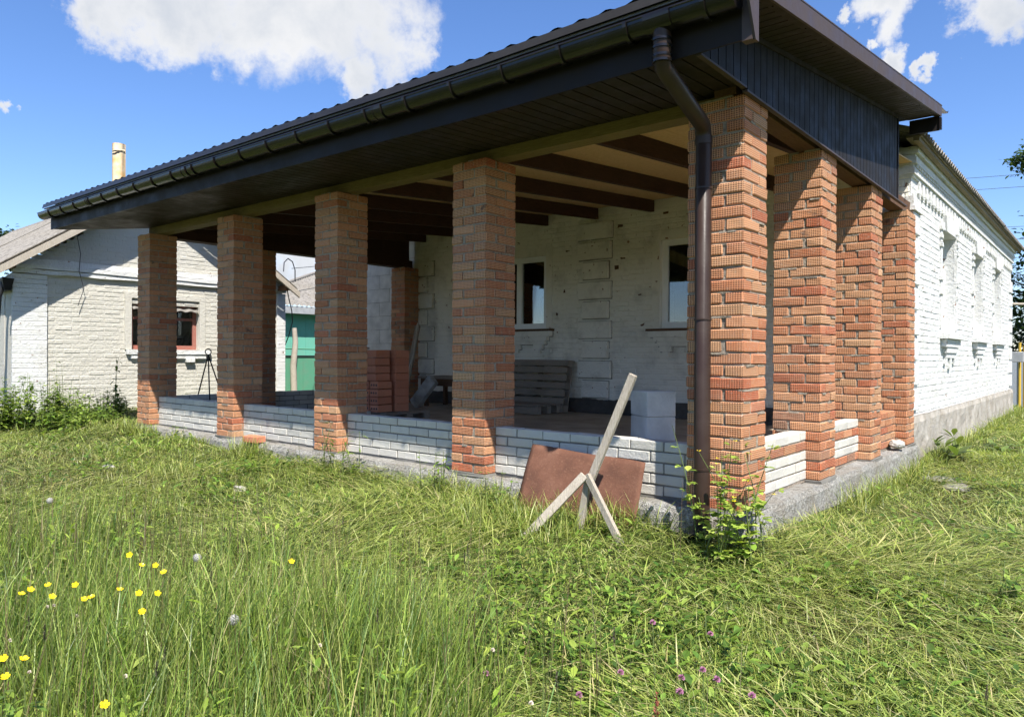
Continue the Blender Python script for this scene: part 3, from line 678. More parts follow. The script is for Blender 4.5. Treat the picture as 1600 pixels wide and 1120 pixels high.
# windows on the side
def sidewin(a, b, z0, z1):
    w = link('window', None, hou, (HX, (a + b) / 2, z0)); d = HX - .16
    q = MB(); q.box(d - .05, d, a, a + .07, z0, z1); q.box(d - .05, d, b - .07, b, z0, z1); q.box(d - .05, d, a + .07, b - .07, z1 - .07, z1); q.box(d - .05, d, a + .07, b - .07, z0, z0 + .07); m_ = (a + b) / 2; q.box(d - .05, d, m_ - .04, m_ + .04, z0 + .07, z1 - .07); q.build('frame', M['pvc'], w)
    for p_, q_ in ((a + .07, m_ - .04), (m_ + .04, b - .07)):
        g_ = MB(); g_.box(d - .03, d - .024, p_, q_, z0 + .07, z1 - .07); g_.build('pane', M['glass'], w)
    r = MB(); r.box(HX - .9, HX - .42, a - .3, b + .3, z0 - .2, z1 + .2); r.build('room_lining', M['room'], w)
    # moulded surround: side strips with ears, head, keystone
    q = MB()
    for s0, s1 in ((a - .12, a - .006), (b + .006, b + .12)): q.box(HX - .01, HX + .018, s0, s1, z0 + .05, z1 + .0)
    q.box(HX - .01, HX + .018, a - .12, b + .12, z1 + .004, z1 + .10)
    for s0, s1 in ((a - .155, a - .02), (b + .02, b + .155)):
        for zz in (z1 - .02, z1 - .13, z1 - .24, (z0 + z1) / 2, z0 + .5): q.box(HX - .01, HX + .034, s0, s1, zz, zz + .055, j=.004)
    q.build('surround', M['white'], w)
    q = MB(); q.prism([(m_ - .36, z1 - .01), (m_ + .36, z1 - .01), (m_ + .42, z1 + .20), (m_ - .42, z1 + .20)], 0, HX - .01, HX + .040); q.prism([(m_ + .30, z1 + .03), (m_ + .42, z1 + .03), (m_ + .45, z1 + .29), (m_ + .33, z1 + .26)], 0, HX - .01, HX + .065); q.build('keystone', M['white'], w)
    q = MB(); V = [(HX - .15, z0 + .03), (HX + .12, z0 - .03), (HX + .12, z0 - .09), (HX - .15, z0 - .09)]
    q.prism([(x, z) for x, z in V], 1, a - .10, b + .10); q.build('sill', M['white'], w)
    for i, (e, zt, zb, pr) in enumerate(((.02, -.095, -.20, .075), (-.10, -.205, -.28, .062), (-.16, -.285, -.35, .045))):
        q = MB(); q.box(HX - .01, HX + pr, a - e, b + e, z0 + zb, z0 + zt); q.build('corbel', M['white'], w)
    for t in (-.33, 0, .33):
        q = MB(); q.box(HX - .01, HX + .04, m_ + t - .06, m_ + t + .06, z0 - .43 - (.07 if t == 0 else 0), z0 - .354); q.build('corbel', M['white'], w)
for w in swin: sidewin(*w)
def frontwin(a, b, z0, z1, curtain):
    w = link('window', None, hou, ((a + b) / 2, HY, z0)); d = HY + .05; t = .085; m_ = a + (b - a) * .46
    q = MB(); q.box(a, a + t, d, d + .06, z0, z1); q.box(b - t, b, d, d + .06, z0, z1); q.box(a + t, b - t, d, d + .06, z1 - t, z1); q.box(a + t, b - t, d, d + .06, z0, z0 + t); q.box(m_ - .05, m_ + .05, d - .008, d + .052, z0 + t, z1 - t); q.build('frame', M['pvc'], w)
    for p_, q_ in ((a + t, m_ - .05), (m_ + .05, b - t)):
        g_ = MB(); g_.box(p_, q_, d + .03, d + .036, z0 + t, z1 - t); g_.build('pane', M['glass'], w)
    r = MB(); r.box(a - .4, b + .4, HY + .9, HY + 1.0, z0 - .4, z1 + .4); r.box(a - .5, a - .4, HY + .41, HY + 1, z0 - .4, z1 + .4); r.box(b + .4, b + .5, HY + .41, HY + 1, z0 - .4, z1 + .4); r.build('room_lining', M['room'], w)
    if curtain:
        q = MB(); n_ = 60
        V = [(a + .05 + (b - a - .1) * i / n_, d + .12 + .012 * math.sin(i * 1.3), z) for z in (z0 + .55, z1) for i in range(n_ + 1)]
        q.add(V, [(i, i + 1, n_ + 2 + i, n_ + 1 + i) for i in range(n_)]); q.build('curtain', M['curtain'], w, False)
    q = MB(); q.box(a - .17, b + .17, HY - .13, HY + .068, z0 - .045, z0 - .012); q.build('sill', M['beam2'], w)
    for e, zb, zt, pr in ((.14, -.13, -.047, .11), (.07, -.20, -.132, .085), (.02, -.26, -.202, .065)):
        q = MB(); q.box(a - e, b + e, HY - pr, HY + .01, z0 + zb, z0 + zt); q.build('corbel', M['inner'], w)
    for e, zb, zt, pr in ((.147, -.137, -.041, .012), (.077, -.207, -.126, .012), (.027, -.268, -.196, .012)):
        q = MB(); q.box(a - e - .006, b + e + .006, HY - pr, HY + .01, z0 + zb - .006, z0 + zt, j=.002); q.build('shade_line', M['contact_shade'], w)  # dark plates painting shade along the corbel edges
    for s0 in (a + .02, m_ - .08, b - .22):
        q = MB(); q.box(s0 - .012, s0 + .192, HY - .011, HY + .01, z0 - .352, z0 - .27, j=.003); q.build('shade_line', M['contact_shade'], w)  # painted shade outline behind each small corbel
        q = MB(); q.box(s0, s0 + .18, HY - .062, HY + .01, z0 - .34, z0 - .262); q.build('corbel', M['inner'], w)
        q = MB(); q.box(s0 + .04, s0 + .14, HY - .052, HY + .01, z0 - .40, z0 - .342); q.build('corbel', M['inner'], w)
    q = MB()
    for s0, s1 in ((a - .13, a - .006), (b + .006, b + .13)): q.box(s0, s1, HY - .012, HY + .01, z0 + .0, z1 + .12)
    q.box(a - .006, b + .006, HY - .012, HY + .01, z1 + .005, z1 + .12); q.build('surround', M['inner'], w)
frontwin(*fwin[0], False); frontwin(*fwin[1], True)
# small chips of exposed brick and old fixing holes on the inner wall
for x, z in ((-6.2, 2.86), (-5.9, 2.83), (-3.95, 2.9), (-3.2, 3.0), (-4.9, 2.62), (-3.9, 2.42), (-4.0, 2.28), (-4.95, 1.98), (-3.6, 1.86), (-5.1, 1.62), (-3.55, 1.42), (-7.2, 2.6), (-7.4, 1.2), (-7.25, .62), (-7.35, .62), (-2.75, .55), (-2.6, .55)):
    q = MB(); q.box(x, x + random.uniform(.03, .08), HY - .011, HY - .001, z, z + random.uniform(.02, .05), j=.012); q.build('exposed_patch', M['beam2'], front)
# corrugated roof
def corrugated(mb, p0, along_v, down_v, L, Dn, period=.15, amp=.022, n_per=8, nd=2, thick=.007):
    """corrugated sheet: waves across along_v, running in down_v from the ridge"""
    p0 = Vector(p0); a = Vector(along_v).normalized(); d = Vector(down_v).normalized(); nrm = a.cross(d).normalized()
    if nrm.z < 0: nrm = -nrm
    n_ = int(L / period * n_per); V = []
    for lay in (0, 1):
        for j in range(nd + 1):
            for i in range(n_ + 1):
                s = L * i / n_; V.append(p0 + a * s + d * (Dn * j / nd) + nrm * (amp * math.cos(2 * math.pi * s / period) - lay * thick))
    m_ = n_ + 1; o = (nd + 1) * m_; F = []
    for j in range(nd):
        for i in range(n_):
            q_ = (j * m_ + i, j * m_ + i + 1, (j + 1) * m_ + i + 1, (j + 1) * m_ + i); F.append(q_); F.append(tuple(o + t for t in q_[::-1]))
    F += [(nd * m_ + i, nd * m_ + i + 1, o + nd * m_ + i + 1, o + nd * m_ + i) for i in range(n_)]
    F += [(j * m_, (j + 1) * m_, o + (j + 1) * m_, o + j * m_) for j in range(nd)] + [(j * m_ + n_, (j + 1) * m_ + n_, o + (j + 1) * m_ + n_, o + j * m_ + n_) for j in range(nd)]
    mb.add(V, F, None, 0, False)
hr = link('roof', None, hou, (-4.2, 10, 4))
sl2 = .40; rx, rz = -4.22, 3.40 + .40 * 4.4; ex = .17
for k, (ya, yb) in enumerate(((4.44, 8.1), (8.0, 11.8), (11.7, 15.5))):
    for sg in (1, -1):
        q = MB(); corrugated(q, (rx, ya, rz + .012 * (k % 2)), (0, 1, 0), (sg, 0, -sl2), yb - ya, math.hypot(ex - rx, (ex - rx) * sl2), .13, .024, 8); q.build('roof_sheet', M['asb'], hr, False)
q = MB(); q.box(ex - .12, ex - .06, 4.5, 15.3, 3.335, 3.375); q.box(-.02, ex - .04, 4.5, 15.3, 3.376, 3.392)
q.build('eave_board', mat_wood('eave_wood', (.30, .25, .17), (.16, .13, .08), (40, 3, 40)), hr)
for yy in (HY + .05, HB - .1):
    q = MB(); q.prism([(-8.4, 3.37), (-.06, 3.37), (rx, rz - .06)], 1, yy, yy + .12); q.build('gable', M['white'], hr)

# ================================================================== aerated block wall beside the house
aw = thing('aerated_block_wall', (-9.5, 5.1, 0), 'pale aerated concrete block wall with grey glue joints left of the house', 'wall')
c = MB(); c.box(-10.45, -8.47, 5.00, 5.25, -.2, 3.6); c.build('joint', M['joint'], aw)
for i in range(14):
    u_ = -10.46 - (.3 if i % 2 else 0); z = -.15 + i * .272
    while u_ < -8.47:
        a, b_ = max(u_, -10.46), min(u_ + .596, -8.465); u_ += .60
        if b_ - a > .05:
            q = MB(); q.cbox((b_ - a) / 2, .13, .1335, .004, T((a + b_) / 2, 5.12, z + .1345), 0, .002); q.build('block', M['block'], aw)
for x, z in ((-8.95, 2.3), (-9.05, 1.95), (-9.1, 1.6)):
    q = MB(); q.box(x, x + .06, 4.981, 4.99, z, z + .27, j=.02); q.build('glue_smear', M['mortar'], aw)

# ================================================================== neighbouring house on the left
NX = -12.0; N0, N1 = -.62, 4.40
ngh = thing('neighbour_house', (-14.5, 1.9, -.1), 'white and cream brick cottage with red window and grey asbestos roof at left', 'house')
nw = link('gable_wall', None, ngh, (NX, 1.9, 0)); nop = [(1.24, 2.50, 1.06, 1.90)]
nrz = 1.41 + ZC + .69 * 2.64; nry = 1.76
gable_in = lambda u_, z: z < nrz - .14 - abs(u_ - nry) * .69
c = MB(); wall_core(c, 'x', NX - .4, NX - .03, N0 + .01, N1 - .01, -.5, 2.25, nop); c.prism([(N0 + .01, 2.2505), (N1 - .01, 2.2505), (N1 - .01, 2.26), (nry, nrz - .12), (N0 + .01, 2.26)], 0, NX - .4, NX - .03); c.box(-20, NX - .41, N0, N0 + .3, -.5, 2.25); c.box(-20, NX - .41, N1 - .3, N1, -.5, 2.25); c.box(-20, -19.7, N0 + .3, N1 - .3, -.5, 2.25); c.build('core', M['cream'], nw)
print('neighbour bricks', field('x', 1, NX - .03, -.12, 4.36, -.1, 2.30, nw, M['cream'], nop, None, 290, .03, .010, gap=.005, near=.4, jz=.003, course=.0775, proud=.004))
field('x', 1, NX - .03, N0 + .02, N1 - .02, 2.56, nrz - .1, nw, M['cream'], (), gable_in, 0, .03, .010, gap=.005, jz=.003, proud=.004)
for i in range(34):       # white corner pilaster laid in courses
    z = -.35 + i * .0775; q = MB(); q.cbox(.035, .25, .0382, .006, T(NX - .02, N0 + .25, z + .038), 0, .002); q.build('pilaster_course', M['white'], nw)
for i in range(34):
    z = -.35 + i * .0775; q = MB(); q.cbox(.035, .10, .0382, .006, T(NX - .02, N1 - .10, z + .038), 0, .002); q.build('pilaster_course', M['white'], nw)
for z0, z1, pr in ((2.305, 2.375, .035), (2.38, 2.45, .055), (2.455, 2.555, .02)):
    q = MB(); n_ = 24; V = []
    for i in range(n_ + 1):
        y = N0 + .0 + (N1 - N0) * i / n_; e = random.uniform(-.008, .008); f_ = random.uniform(-.010, .010)
        V += [(NX - .06, y, z0 + e), (NX + pr, y, z0 + e), (NX + pr + f_ * .5, y, z1 + f_), (NX - .06, y, z1 + f_)]
    q.add(V, [(k * 4 + i, k * 4 + (i + 1) % 4, k * 4 + 4 + (i + 1) % 4, k * 4 + 4 + i) for k in range(n_) for i in range(4)] + [(0, 1, 2, 3), (n_ * 4 + 3, n_ * 4 + 2, n_ * 4 + 1, n_ * 4)]); q.build('string_course', M['white'], nw)
# window
nwin = link('window', None, ngh, (NX, 1.87, 1.06)); a, b_, z0, z1 = nop[0]; d = NX - .13
q = MB(); q.box(d - .05, d, a, a + .07, z0, z1); q.box(d - .05, d, b_ - .07, b_, z0, z1); q.box(d - .05, d, a + .07, b_ - .07, z0, z0 + .08); q.box(d - .05, d, a + .07, b_ - .07, z1 - .06, z1); q.build('frame', M['red'], nwin)
ms = [a + .07 + (b_ - a - .14) * t for t in (1 / 3, 2 / 3)]
for m_ in ms: q = MB(); q.box(d - .05, d + .006, m_ - .04, m_ + .04, z0 + .08, z1 - .06); q.build('mullion', M['red'], nwin)
zt = z0 + .56
for p_, q_ in ((a + .07, ms[0] - .04), (ms[0] + .04, ms[1] - .04), (ms[1] + .04, b_ - .07)):
    q = MB(); q.box(d - .05, d + .004, p_, q_, zt, zt + .055); q.build('transom', M['red'], nwin)
    q = MB(); q.box(d - .03, d - .025, p_, q_, z0 + .08, zt); q.build('pane', M['glass'], nwin)
    q = MB(); q.box(d - .03, d - .025, p_, q_, zt + .055, z1 - .06); q.build('pane', M['glass'], nwin)
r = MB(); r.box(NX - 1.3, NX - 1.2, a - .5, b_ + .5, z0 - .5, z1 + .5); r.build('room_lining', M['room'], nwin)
q = MB(); n_ = 36
V = [(NX - .12 + .14 * j, a + .02 + (b_ - a - .04) * i / n_, z1 - .02 - .075 * j + .012 * math.sin(i * 1.05)) for j in (0, 1) for i in range(n_ + 1)]; V += [(x, y, z - .014) for x, y, z in V]; o = 2 * (n_ + 1)
q.add(V, [(i, i + 1, n_ + 2 + i, n_ + 1 + i) for i in range(n_)] + [(o + n_ + 1 + i, o + n_ + 2 + i, o + i + 1, o + i) for i in range(n_)] + [(n_ + 1 + i, n_ + 2 + i, o + n_ + 2 + i, o + n_ + 1 + i) for i in range(n_)]); q.build('slate_hood', M['asb'], nwin, False)
q = MB(); q.box(NX - .12, NX + .05, a - .10, b_ + .22, z0 - .085, z0 - .004, j=.004); q.build('sill', M['white'], nwin)
q = MB(); q.box(NX - .03, NX + .03, a - .02, b_ + .12, z0 - .165, z0 - .09, j=.004); q.build('sill_course', M['white'], nwin)
for y in (1.36, 1.82, 2.22): q = MB(); q.box(NX - .03, NX + .06, y, y + .17, z0 - .235, z0 - .168, j=.003); q.build('corbel', M['white'], nwin)
q = MB(); q.box(NX - .03, NX + .004, b_ + .004, b_ + .12, z0, z1 + .1); q.box(NX - .03, NX + .004, a - .12, a - .004, z0, z1 + .1); q.box(NX - .03, NX + .004, a - .12, b_ + .12, z1 + .102, z1 + .2); q.build('surround', M['cream'], nwin)
nr = link('roof', None, ngh, (-16, 1.76, 3.5))
Ls = math.hypot(2.66, 2.66 * .69)
for sg in (1, -1):
    for k in range(2):
        q = MB(); corrugated(q, (-11.58 - 4.6 * k, nry, nrz + .01 * k), (-1, 0, 0), (0, sg, -.69), 4.7, Ls, .15, .022, 6); q.build('roof_sheet', M['asb'], nr, False)
    q = MB(); V = []
    for x in (-11.60, -11.55):
        for t, dz in ((0, -.02), (1.02, -.02), (1.02, -.14), (0, -.14)): V.append((x, nry + sg * 2.66 * t, nrz - 2.66 * .69 * t + dz))
    q.add(V, [(0, 1, 2, 3), (7, 6, 5, 4)] + [(i, (i + 1) % 4, (i + 1) % 4 + 4, i + 4) for i in range(4)]); q.build('rake_board', M['greywood'], nr)
    for t in (.2, .45, .7, .93):
        y = nry + sg * 2.66 * t; z = nrz - 2.66 * .69 * t; q = MB(); q.box(-12.6, -11.605, y - .04, y + .04, z - .16, z - .06); q.build('purlin', M['beam2'], nr)
q = MB(); q.prism([(nry - .2, nrz - .11), (nry, nrz + .05), (nry + .2, nrz - .11), (nry, nrz + .02)], 0, -20.9, -11.57); q.build('ridge_cap', M['asb'], nr)
q = MB(); q.tube([(-14.05, 1.80, nrz - .3), (-14.02, 1.79, nrz + 1.1), (-14.0, 1.78, 4.20 + ZC - .04)], [.125, .125, .12], 14); q.add([(-14.0 + .125 * math.cos(t), 1.78 + .125 * math.sin(t), 5.12 + .04 * math.sin(2 * t + 1)) for t in np.linspace(0, 5.8, 12)], [tuple(range(12))]); q.build('chimney', M['pipe_asb'], nr)
q = MB(); q.tube([(-11.98, -.72, 2.2), (-12.0, -.80, 1.9), (-12.0, -.84, 1.2), (-12.02, -.86, .4)], [.05, .04, .035, .03], 8); q.box(-12.5, -11.9, -.78, -.64, 1.98, 2.2, j=.03); q.build('broken_downpipe', M['black'], ngh)
q = MB(); q.tube([(-11.93, .30, 3.05), (-11.92, .36, 2.7), (-11.93, .34, 2.4), (-11.94, .42, 2.1), (-11.95, .33, 1.8)], .006, 5); q.build('cable', M['wire'], ngh)

# ================================================================== green shed, gate and post seen through the veranda
shd = thing('green_shed', (-17.5, 9, 0), 'green sheet-clad shed with grey asbestos hip roof seen through the veranda', 'shed')
for i in range(14):
    y = 5.6 + i * .5; q = MB(); q.box(-16.05, -16.0, y, y + .495, -.3, 2.12); q.build('wall_sheet', M['green'], shd)
q = MB(); q.box(-20, -16.06, 5.6, 12.6, -.3, 2.1); q.build('core', M['dgreen'], shd)
q = MB(); q.box(-16.22, -15.62, 5.2, 13, 2.121, 2.32); q.build('eave_fascia', M['grey'], shd)
q = MB(); V = []; ny_ = 300              # corrugated slope cut obliquely by the hip
for i in range(ny_ + 1):
    y = 5.25 + 7.6 * i / ny_; L = min(.05 + (y - 5.25) * .66, 3.4); w = .022 * math.cos(2 * math.pi * y / .155)
    for t in (0, .5, 1): V.append((-15.6 - L * t, y, 2.345 + L * t * .45 + w))
q.add(V, [(3 * i + k, 3 * i + 3 + k, 3 * i + 4 + k, 3 * i + 1 + k) for i in range(ny_) for k in (0, 1)]); q.build('roof_sheet', M['asb'], shd, False)
q = MB(); q.tube([(-15.6, 5.22, 2.36), (-19.0, 10.35, 3.90)], .05, 8); q.build('hip_cap', M['asb'], shd)
gat = thing('green_gate', (-14.4, 6.4, -.2), 'low dark green sheet metal gate in front of the green shed', 'gate')
for i in range(5):
    y = 5.45 + i * .5; q = MB(); q.box(-14.43, -14.40, y, y + .494, -.2, .92); q.build('panel', M['dgreen'], gat)
q = MB(); q.box(-14.46, -14.38, 5.42, 8.0, .921, .96); q.build('top_rail', M['black'], gat); q = MB(); q.tube([(-14.5, 5.42, 1.14), (-14.5, 8, 1.12)], .02, 8); q.build('upper_bar', M['dgreen'], gat)
q = MB(); q.tube([(-14.3, 6.13, -.3), (-14.31, 6.10, .7), (-14.28, 6.14, 1.3), (-14.3, 6.12, 1.66)], [.085, .08, .07, .06], 9); tag(q.build('wooden_post', M['greywood']), 'weathered round wooden post beside the green gate', 'post')
def onx(px, py, X): d = pxdir(px, py); return CAM + d * ((X - CAM.x) / d.x)
q = MB(); q.tube([onx(px, py, -11.65 - .12 * k) for k, (px, py) in enumerate(((443, 424), (444, 410), (450, 404), (457, 409), (461, 422), (461, 440)))], .012, 6); q.tube([onx(px, py, -11.7 - .3 * k) for k, (px, py) in enumerate(((448, 448), (451, 465), (456, 486), (457, 503), (451, 525), (443, 545), (440, 556)))], .012, 6); stuff(tag(q.build('hanging_cable', M['wire']), 'loose black cable hanging from the neighbour eave towards the gate', 'cable'))

# ================================================================== things lying about
# rusty sheet leaning on the low wall (slightly bent)
rs = MB(); TL, TR = Vector((-1.72, .075, .285)), Vector((-.70, .075, .243)); BL, BR = Vector((-1.60, -.33, -.28)), Vector((-.66, -.24, -.33)); n1, n2 = 24, 14; V = []
for lay in (0, 1):
    for j in range(n2 + 1):
        for i in range(n1 + 1):
            s, t = i / n1, j / n2; p = (TL * (1 - s) + TR * s) * (1 - t) + (BL * (1 - s) + BR * s) * t
            bnd = .018 * math.sin(s * 3.1) * (1 - .3 * t) + .03 * max(0, (s - .82) / .18) ** 1.3 + .012 * math.sin(5 * t + 2 * s)
            V.append(p + Vector((0, -bnd + lay * .004, .003 * math.sin(9 * s))))
m_ = n1 + 1; o = m_ * (n2 + 1); F = []
for j in range(n2):
    for i in range(n1): q = (j * m_ + i, j * m_ + i + 1, (j + 1) * m_ + i + 1, (j + 1) * m_ + i); F += [q, tuple(o + t for t in q[::-1])]
F += [(i, o + i, o + i + 1, i + 1) for i in range(n1)] + [(j * m_, (j + 1) * m_, o + (j + 1) * m_, o + j * m_) for j in range(n2)] + [(j * m_ + n1, o + j * m_ + n1, o + (j + 1) * m_ + n1, (j + 1) * m_ + n1) for j in range(n2)]
rs.add(V, F, None, 0, True); tag(rs.build('rusty_sheet', M['rust'], None, True), 'square sheet of rusty brown steel leaning on the low white wall', 'metal sheet')
# wooden stand: a post with splayed feet, tipped against the wall
st = thing('wooden_stand', (-.93, -.42, -.25), 'grey weathered wooden stand with splayed feet leaning before the rusty sheet', 'stand')
def plank(a, b, w, t, mat, parent, name, side=Vector((1, 0, 0))):
    a, b = Vector(a), Vector(b); d = (b - a); L = d.length; d.normalize(); x = (side - d * side.dot(d)).normalized(); y = d.cross(x)
    Mx = Matrix(((x.x, y.x, d.x, 0), (x.y, y.y, d.y, 0), (x.z, y.z, d.z, 0), (0, 0, 0, 1))); Mx.translation = (a + b) / 2
    q = MB(); q.cbox(w / 2, t / 2, L / 2, .003, Mx, 0, .0015); return q.build(name, mat, parent)
nd_ = Vector((-.885, -.375, .165))
plank(nd_ + Vector((.005, -.01, -.03)), (-.60, -.30, .855), .052, .032, M['greywood'], st, 'post')
plank(nd_ + Vector((.0, -.012, .0)), (-.965, -.42, -.33), .046, .03, M['greywood'], st, 'foot')
plank(nd_ + Vector((.0, -.055, .03)), (-1.185, -.66, -.21), .055, .03, M['greywood'], st, 'foot', Vector((-.5, 0, .7)))
plank(nd_ + Vector((.012, -.05, .035)), (-.615, -.40, -.235), .046, .028, M['greywood'], st, 'foot', Vector((.7, 0, .5)))
# three aerated blocks behind the low wall
for k in range(3):
    q = MB(); q.cbox(.15, .125, .098, .006, RZ(math.radians(-38 + k * 1.5)), 0, .003)
    o = q.build('aerated_block', M['block']); o.location = (-1.07, .80, .10 + .0995 + k * .2)
    tag(o, ('pale aerated concrete block at the bottom of the stack behind the low wall', 'pale aerated concrete block in the middle of the stack behind the low wall', 'pale aerated concrete block on top of the stack behind the low wall')[k], 'block', 'aerated blocks stacked inside the veranda')
# pallet leaning on the house wall
pl = thing('wooden_pallet', (-5.30, 4.62, .105), 'dark wooden pallet leaning upright against the white house wall', 'pallet', rot=(math.radians(-10), 0, 0))
for i, z in enumerate((.05, .17, .29, .41, .53, .65, .76)):
    q = MB(); q.cbox(.60, .011, .046, .003, T(0, -.062, z), 0, .003); q.build('slat', M['pallet'], pl)
for i, x in enumerate((-.55, 0, .55)):
    q = MB(); q.cbox(.05, .011, .41, .003, T(x, .062, .41), 0, .002); q.build('rear_board', M['pallet'], pl)
    for z in (.06, .41, .76): q = MB(); q.cbox(.05, .05, .05, .004, T(x, 0, z), 0, .002); q.build('spacer_block', M['pallet'], pl)
p2 = thing('wooden_pallet', (-5.05, 4.50, .105), 'flat wooden pallet lying on the veranda floor before the upright one', 'pallet')
for i in range(5): q = MB(); q.cbox(.6, .05, .011, .003, T(-5.35, 4.05 + i * .12, .235), 0, .002); q.build('slat', M['pallet'], p2)
for y in (4.06, 4.29, 4.52): q = MB(); q.cbox(.6, .045, .055, .003, T(-5.35, y, .162), 0, .002); q.build('runner', M['pallet'], p2)
# stacks of hollow red blocks on a pallet
pb = thing('wooden_pallet', (-6.2, 2.3, .102), 'low wooden pallet carrying the pile of red hollow bricks', 'pallet')
for i in range(3): q = MB(); q.box(-6.75, -5.65, 1.95 + i * .32, 2.05 + i * .32, .102, .17); q.build('runner', M['pallet'], pb)
for i in range(6): q = MB(); q.box(-6.75 + i * .19, -6.62 + i * .19, 1.93, 2.72, .171, .19); q.build('slat', M['pallet'], pb)
hol = {}
def hollow(hx, hy, hz, holes):
    k = (hx, hy, hz, holes)
    if k in hol: return hol[k]
    q = MB(); q.cbox(hx, hy, hz, .004, Matrix.Identity(4), 0, .002); me = q.mesh('hollow_brick', M['clay2']); hq = MB()
    if holes:
        for t in (-.5, 0, .5): hq.tube([(t * hx * 1.15, -hy - .0012, 0), (t * hx * 1.15, -hy + .02, 0)], hz * .3, 10)
    hol[k] = (me, hq.mesh('hole', M['black']) if holes else None); return hol[k]
mm = NT('red_hollow_brick', .85, .2); r_ = mm.rand(); mm.col(mm.mix(mm.noise(14, 4), mm.ramp(r_, [(0, (.44, .14, .07)), (.5, (.60, .24, .13)), (1, (.52, .18, .09))]), (.46, .19, .12))); mm.bump(mm.noise(40, 4), .004, .6); M['clay2'] = mm.m
for lv in range(8):
    for cx in range(4):
        if lv >= 7 and cx > 2: continue
        ang = (0 if lv < 4 else (.5 if (lv + cx) % 3 == 0 else 0)); hx = .084 if lv < 4 else .114; hz = .049
        x = -6.55 + cx * (.19 if lv < 4 else .245) + random.uniform(-.006, .006); z = .191 + .053 + lv * .107
        if lv >= 4 and cx == 3: continue
        me, hm = hollow(hx, .125, hz, lv < 4)
        o = link('hollow_brick', me, None, (x, 2.08, z)); o.rotation_euler.z = random.uniform(-.04, .04)
        tag(o, ('red hollow brick showing three holes in the lower pile inside the veranda' if hm else 'plain red brick in the upper part of the pile inside the veranda'), 'brick', 'red hollow bricks piled inside the veranda' if hm else 'plain red bricks on the pile inside the veranda')
        if hm: h_ = bpy.data.objects.new('holes', hm); COL.objects.link(h_); h_.parent = o
    for cx in range(3):
        me, hm = hollow(.118, .125, .052, False); o = link('hollow_brick', me, None, (-6.5 + cx * .25, 2.38, .191 + .053 + lv * .107)); o.rotation_euler.z = random.uniform(-.04, .04)
        tag(o, 'red brick in the rear row of the pile inside the veranda', 'brick', 'red bricks in the rear row of the pile')
q = MB(); q.box(-6.62, -6.28, 2.0, 2.12, .191 + 8 * .107 + .003, .191 + 8 * .107 + .04, j=.01); tag(q.build('wood_offcut', M['pallet']), 'short wood offcut lying on top of the red brick pile', 'board')
# shovel and board leaning at the far pillar
shv = thing('shovel', (-7.3, 3.5, .1), 'dark shovel with long handle leaning near the rear left pillar', 'shovel')
q = MB(); q.tube([(-7.22, 3.55, .38), (-7.55, 4.1, 1.0), (-7.82, 4.44, 1.55)], .018, 8); q.build('handle', M['greywood'], shv)
q = MB(); V = []
for j in range(7):
    for i in range(7):
        s, t = i / 6 - .5, j / 6; w = .24 * (1 - .75 * max(0, t - .45) ** 1.4 * 1.9); V.append((-7.25 + s * w + .05 * t, 3.56 - .12 * t + .12 * s * s, .42 - .33 * t + .0))
q.add(V, [(j * 7 + i, j * 7 + i + 1, j * 7 + 8 + i, j * 7 + 7 + i) for j in range(6) for i in range(6)], None, 0, True); q.build('blade', M['black'], shv, False)
q = MB(); M0 = T(-7.95, 4.38, .8) @ RX(math.radians(-9)) @ RY(math.radians(6)); q.cbox(.06, .012, .72, .003, M0, 0, .002); tag(q.build('leaning_board', M['pallet']), 'narrow grey board standing against the dark rear pillar', 'board')
# work bench and leaning slab
wb = thing('work_bench', (-6.75, 4.35, .1), 'rough wooden work bench against the house wall left of the window', 'bench')
q = MB(); q.box(-7.45, -6.1, 4.10, 4.72, .58, .62); q.build('top', M['pallet'], wb); q = MB(); q.box(-7.42, -6.12, 4.14, 4.17, .46, .579); q.build('apron', M['beam2'], wb)
for x, y in ((-7.40, 4.2), (-6.2, 4.2), (-7.40, 4.66), (-6.2, 4.66)): q = MB(); q.box(x, x + .06, y, y + .06, .101, .579); q.build('leg', M['beam2'], wb)
q = MB(); q.cbox(.30, .05, .10, .004, T(-7.13, 3.95, .36) @ RY(math.radians(-48)) @ RZ(.1), 0, .002); tag(q.build('aerated_slab', M['stone']), 'white aerated slab propped on its end before the work bench', 'block')
q = MB(); q.tube([(-7.72, 4.4, .101), (-7.72, 4.4, .27)], .05, 14); tag(q.build('paint_tin', M['tin']), 'small yellowish tin on the floor by the house wall', 'tin')
q = MB(); q.cbox(.125, .06, .06, .005, T(-6.0, 1.75, .16) @ RZ(.3), 0, .003); tag(q.build('grey_block', M['block']), 'grey concrete piece on the floor beside the red brick pile', 'block')
# iron tripod with ring
tr = thing('iron_tripod', (-8.30, .82, .1), 'thin black iron tripod with a ring on top behind the low wall', 'tripod')
ap = Vector((-8.30, .80, .965))
for dx, dy in ((-.40, -.02), (.02, .30), (.30, -.12)): q = MB(); q.tube([ap, ap + Vector((dx, dy, -.862))], .010, 6); q.build('leg', M['black'], tr)
q = MB(); q.tube([ap + Vector((.043 * math.cos(t) * .77, .043 * math.cos(t) * .64, .045 + .043 * math.sin(t))) for t in np.linspace(0, 2 * math.pi, 17)], .008, 6); q.build('ring', M['black'], tr)
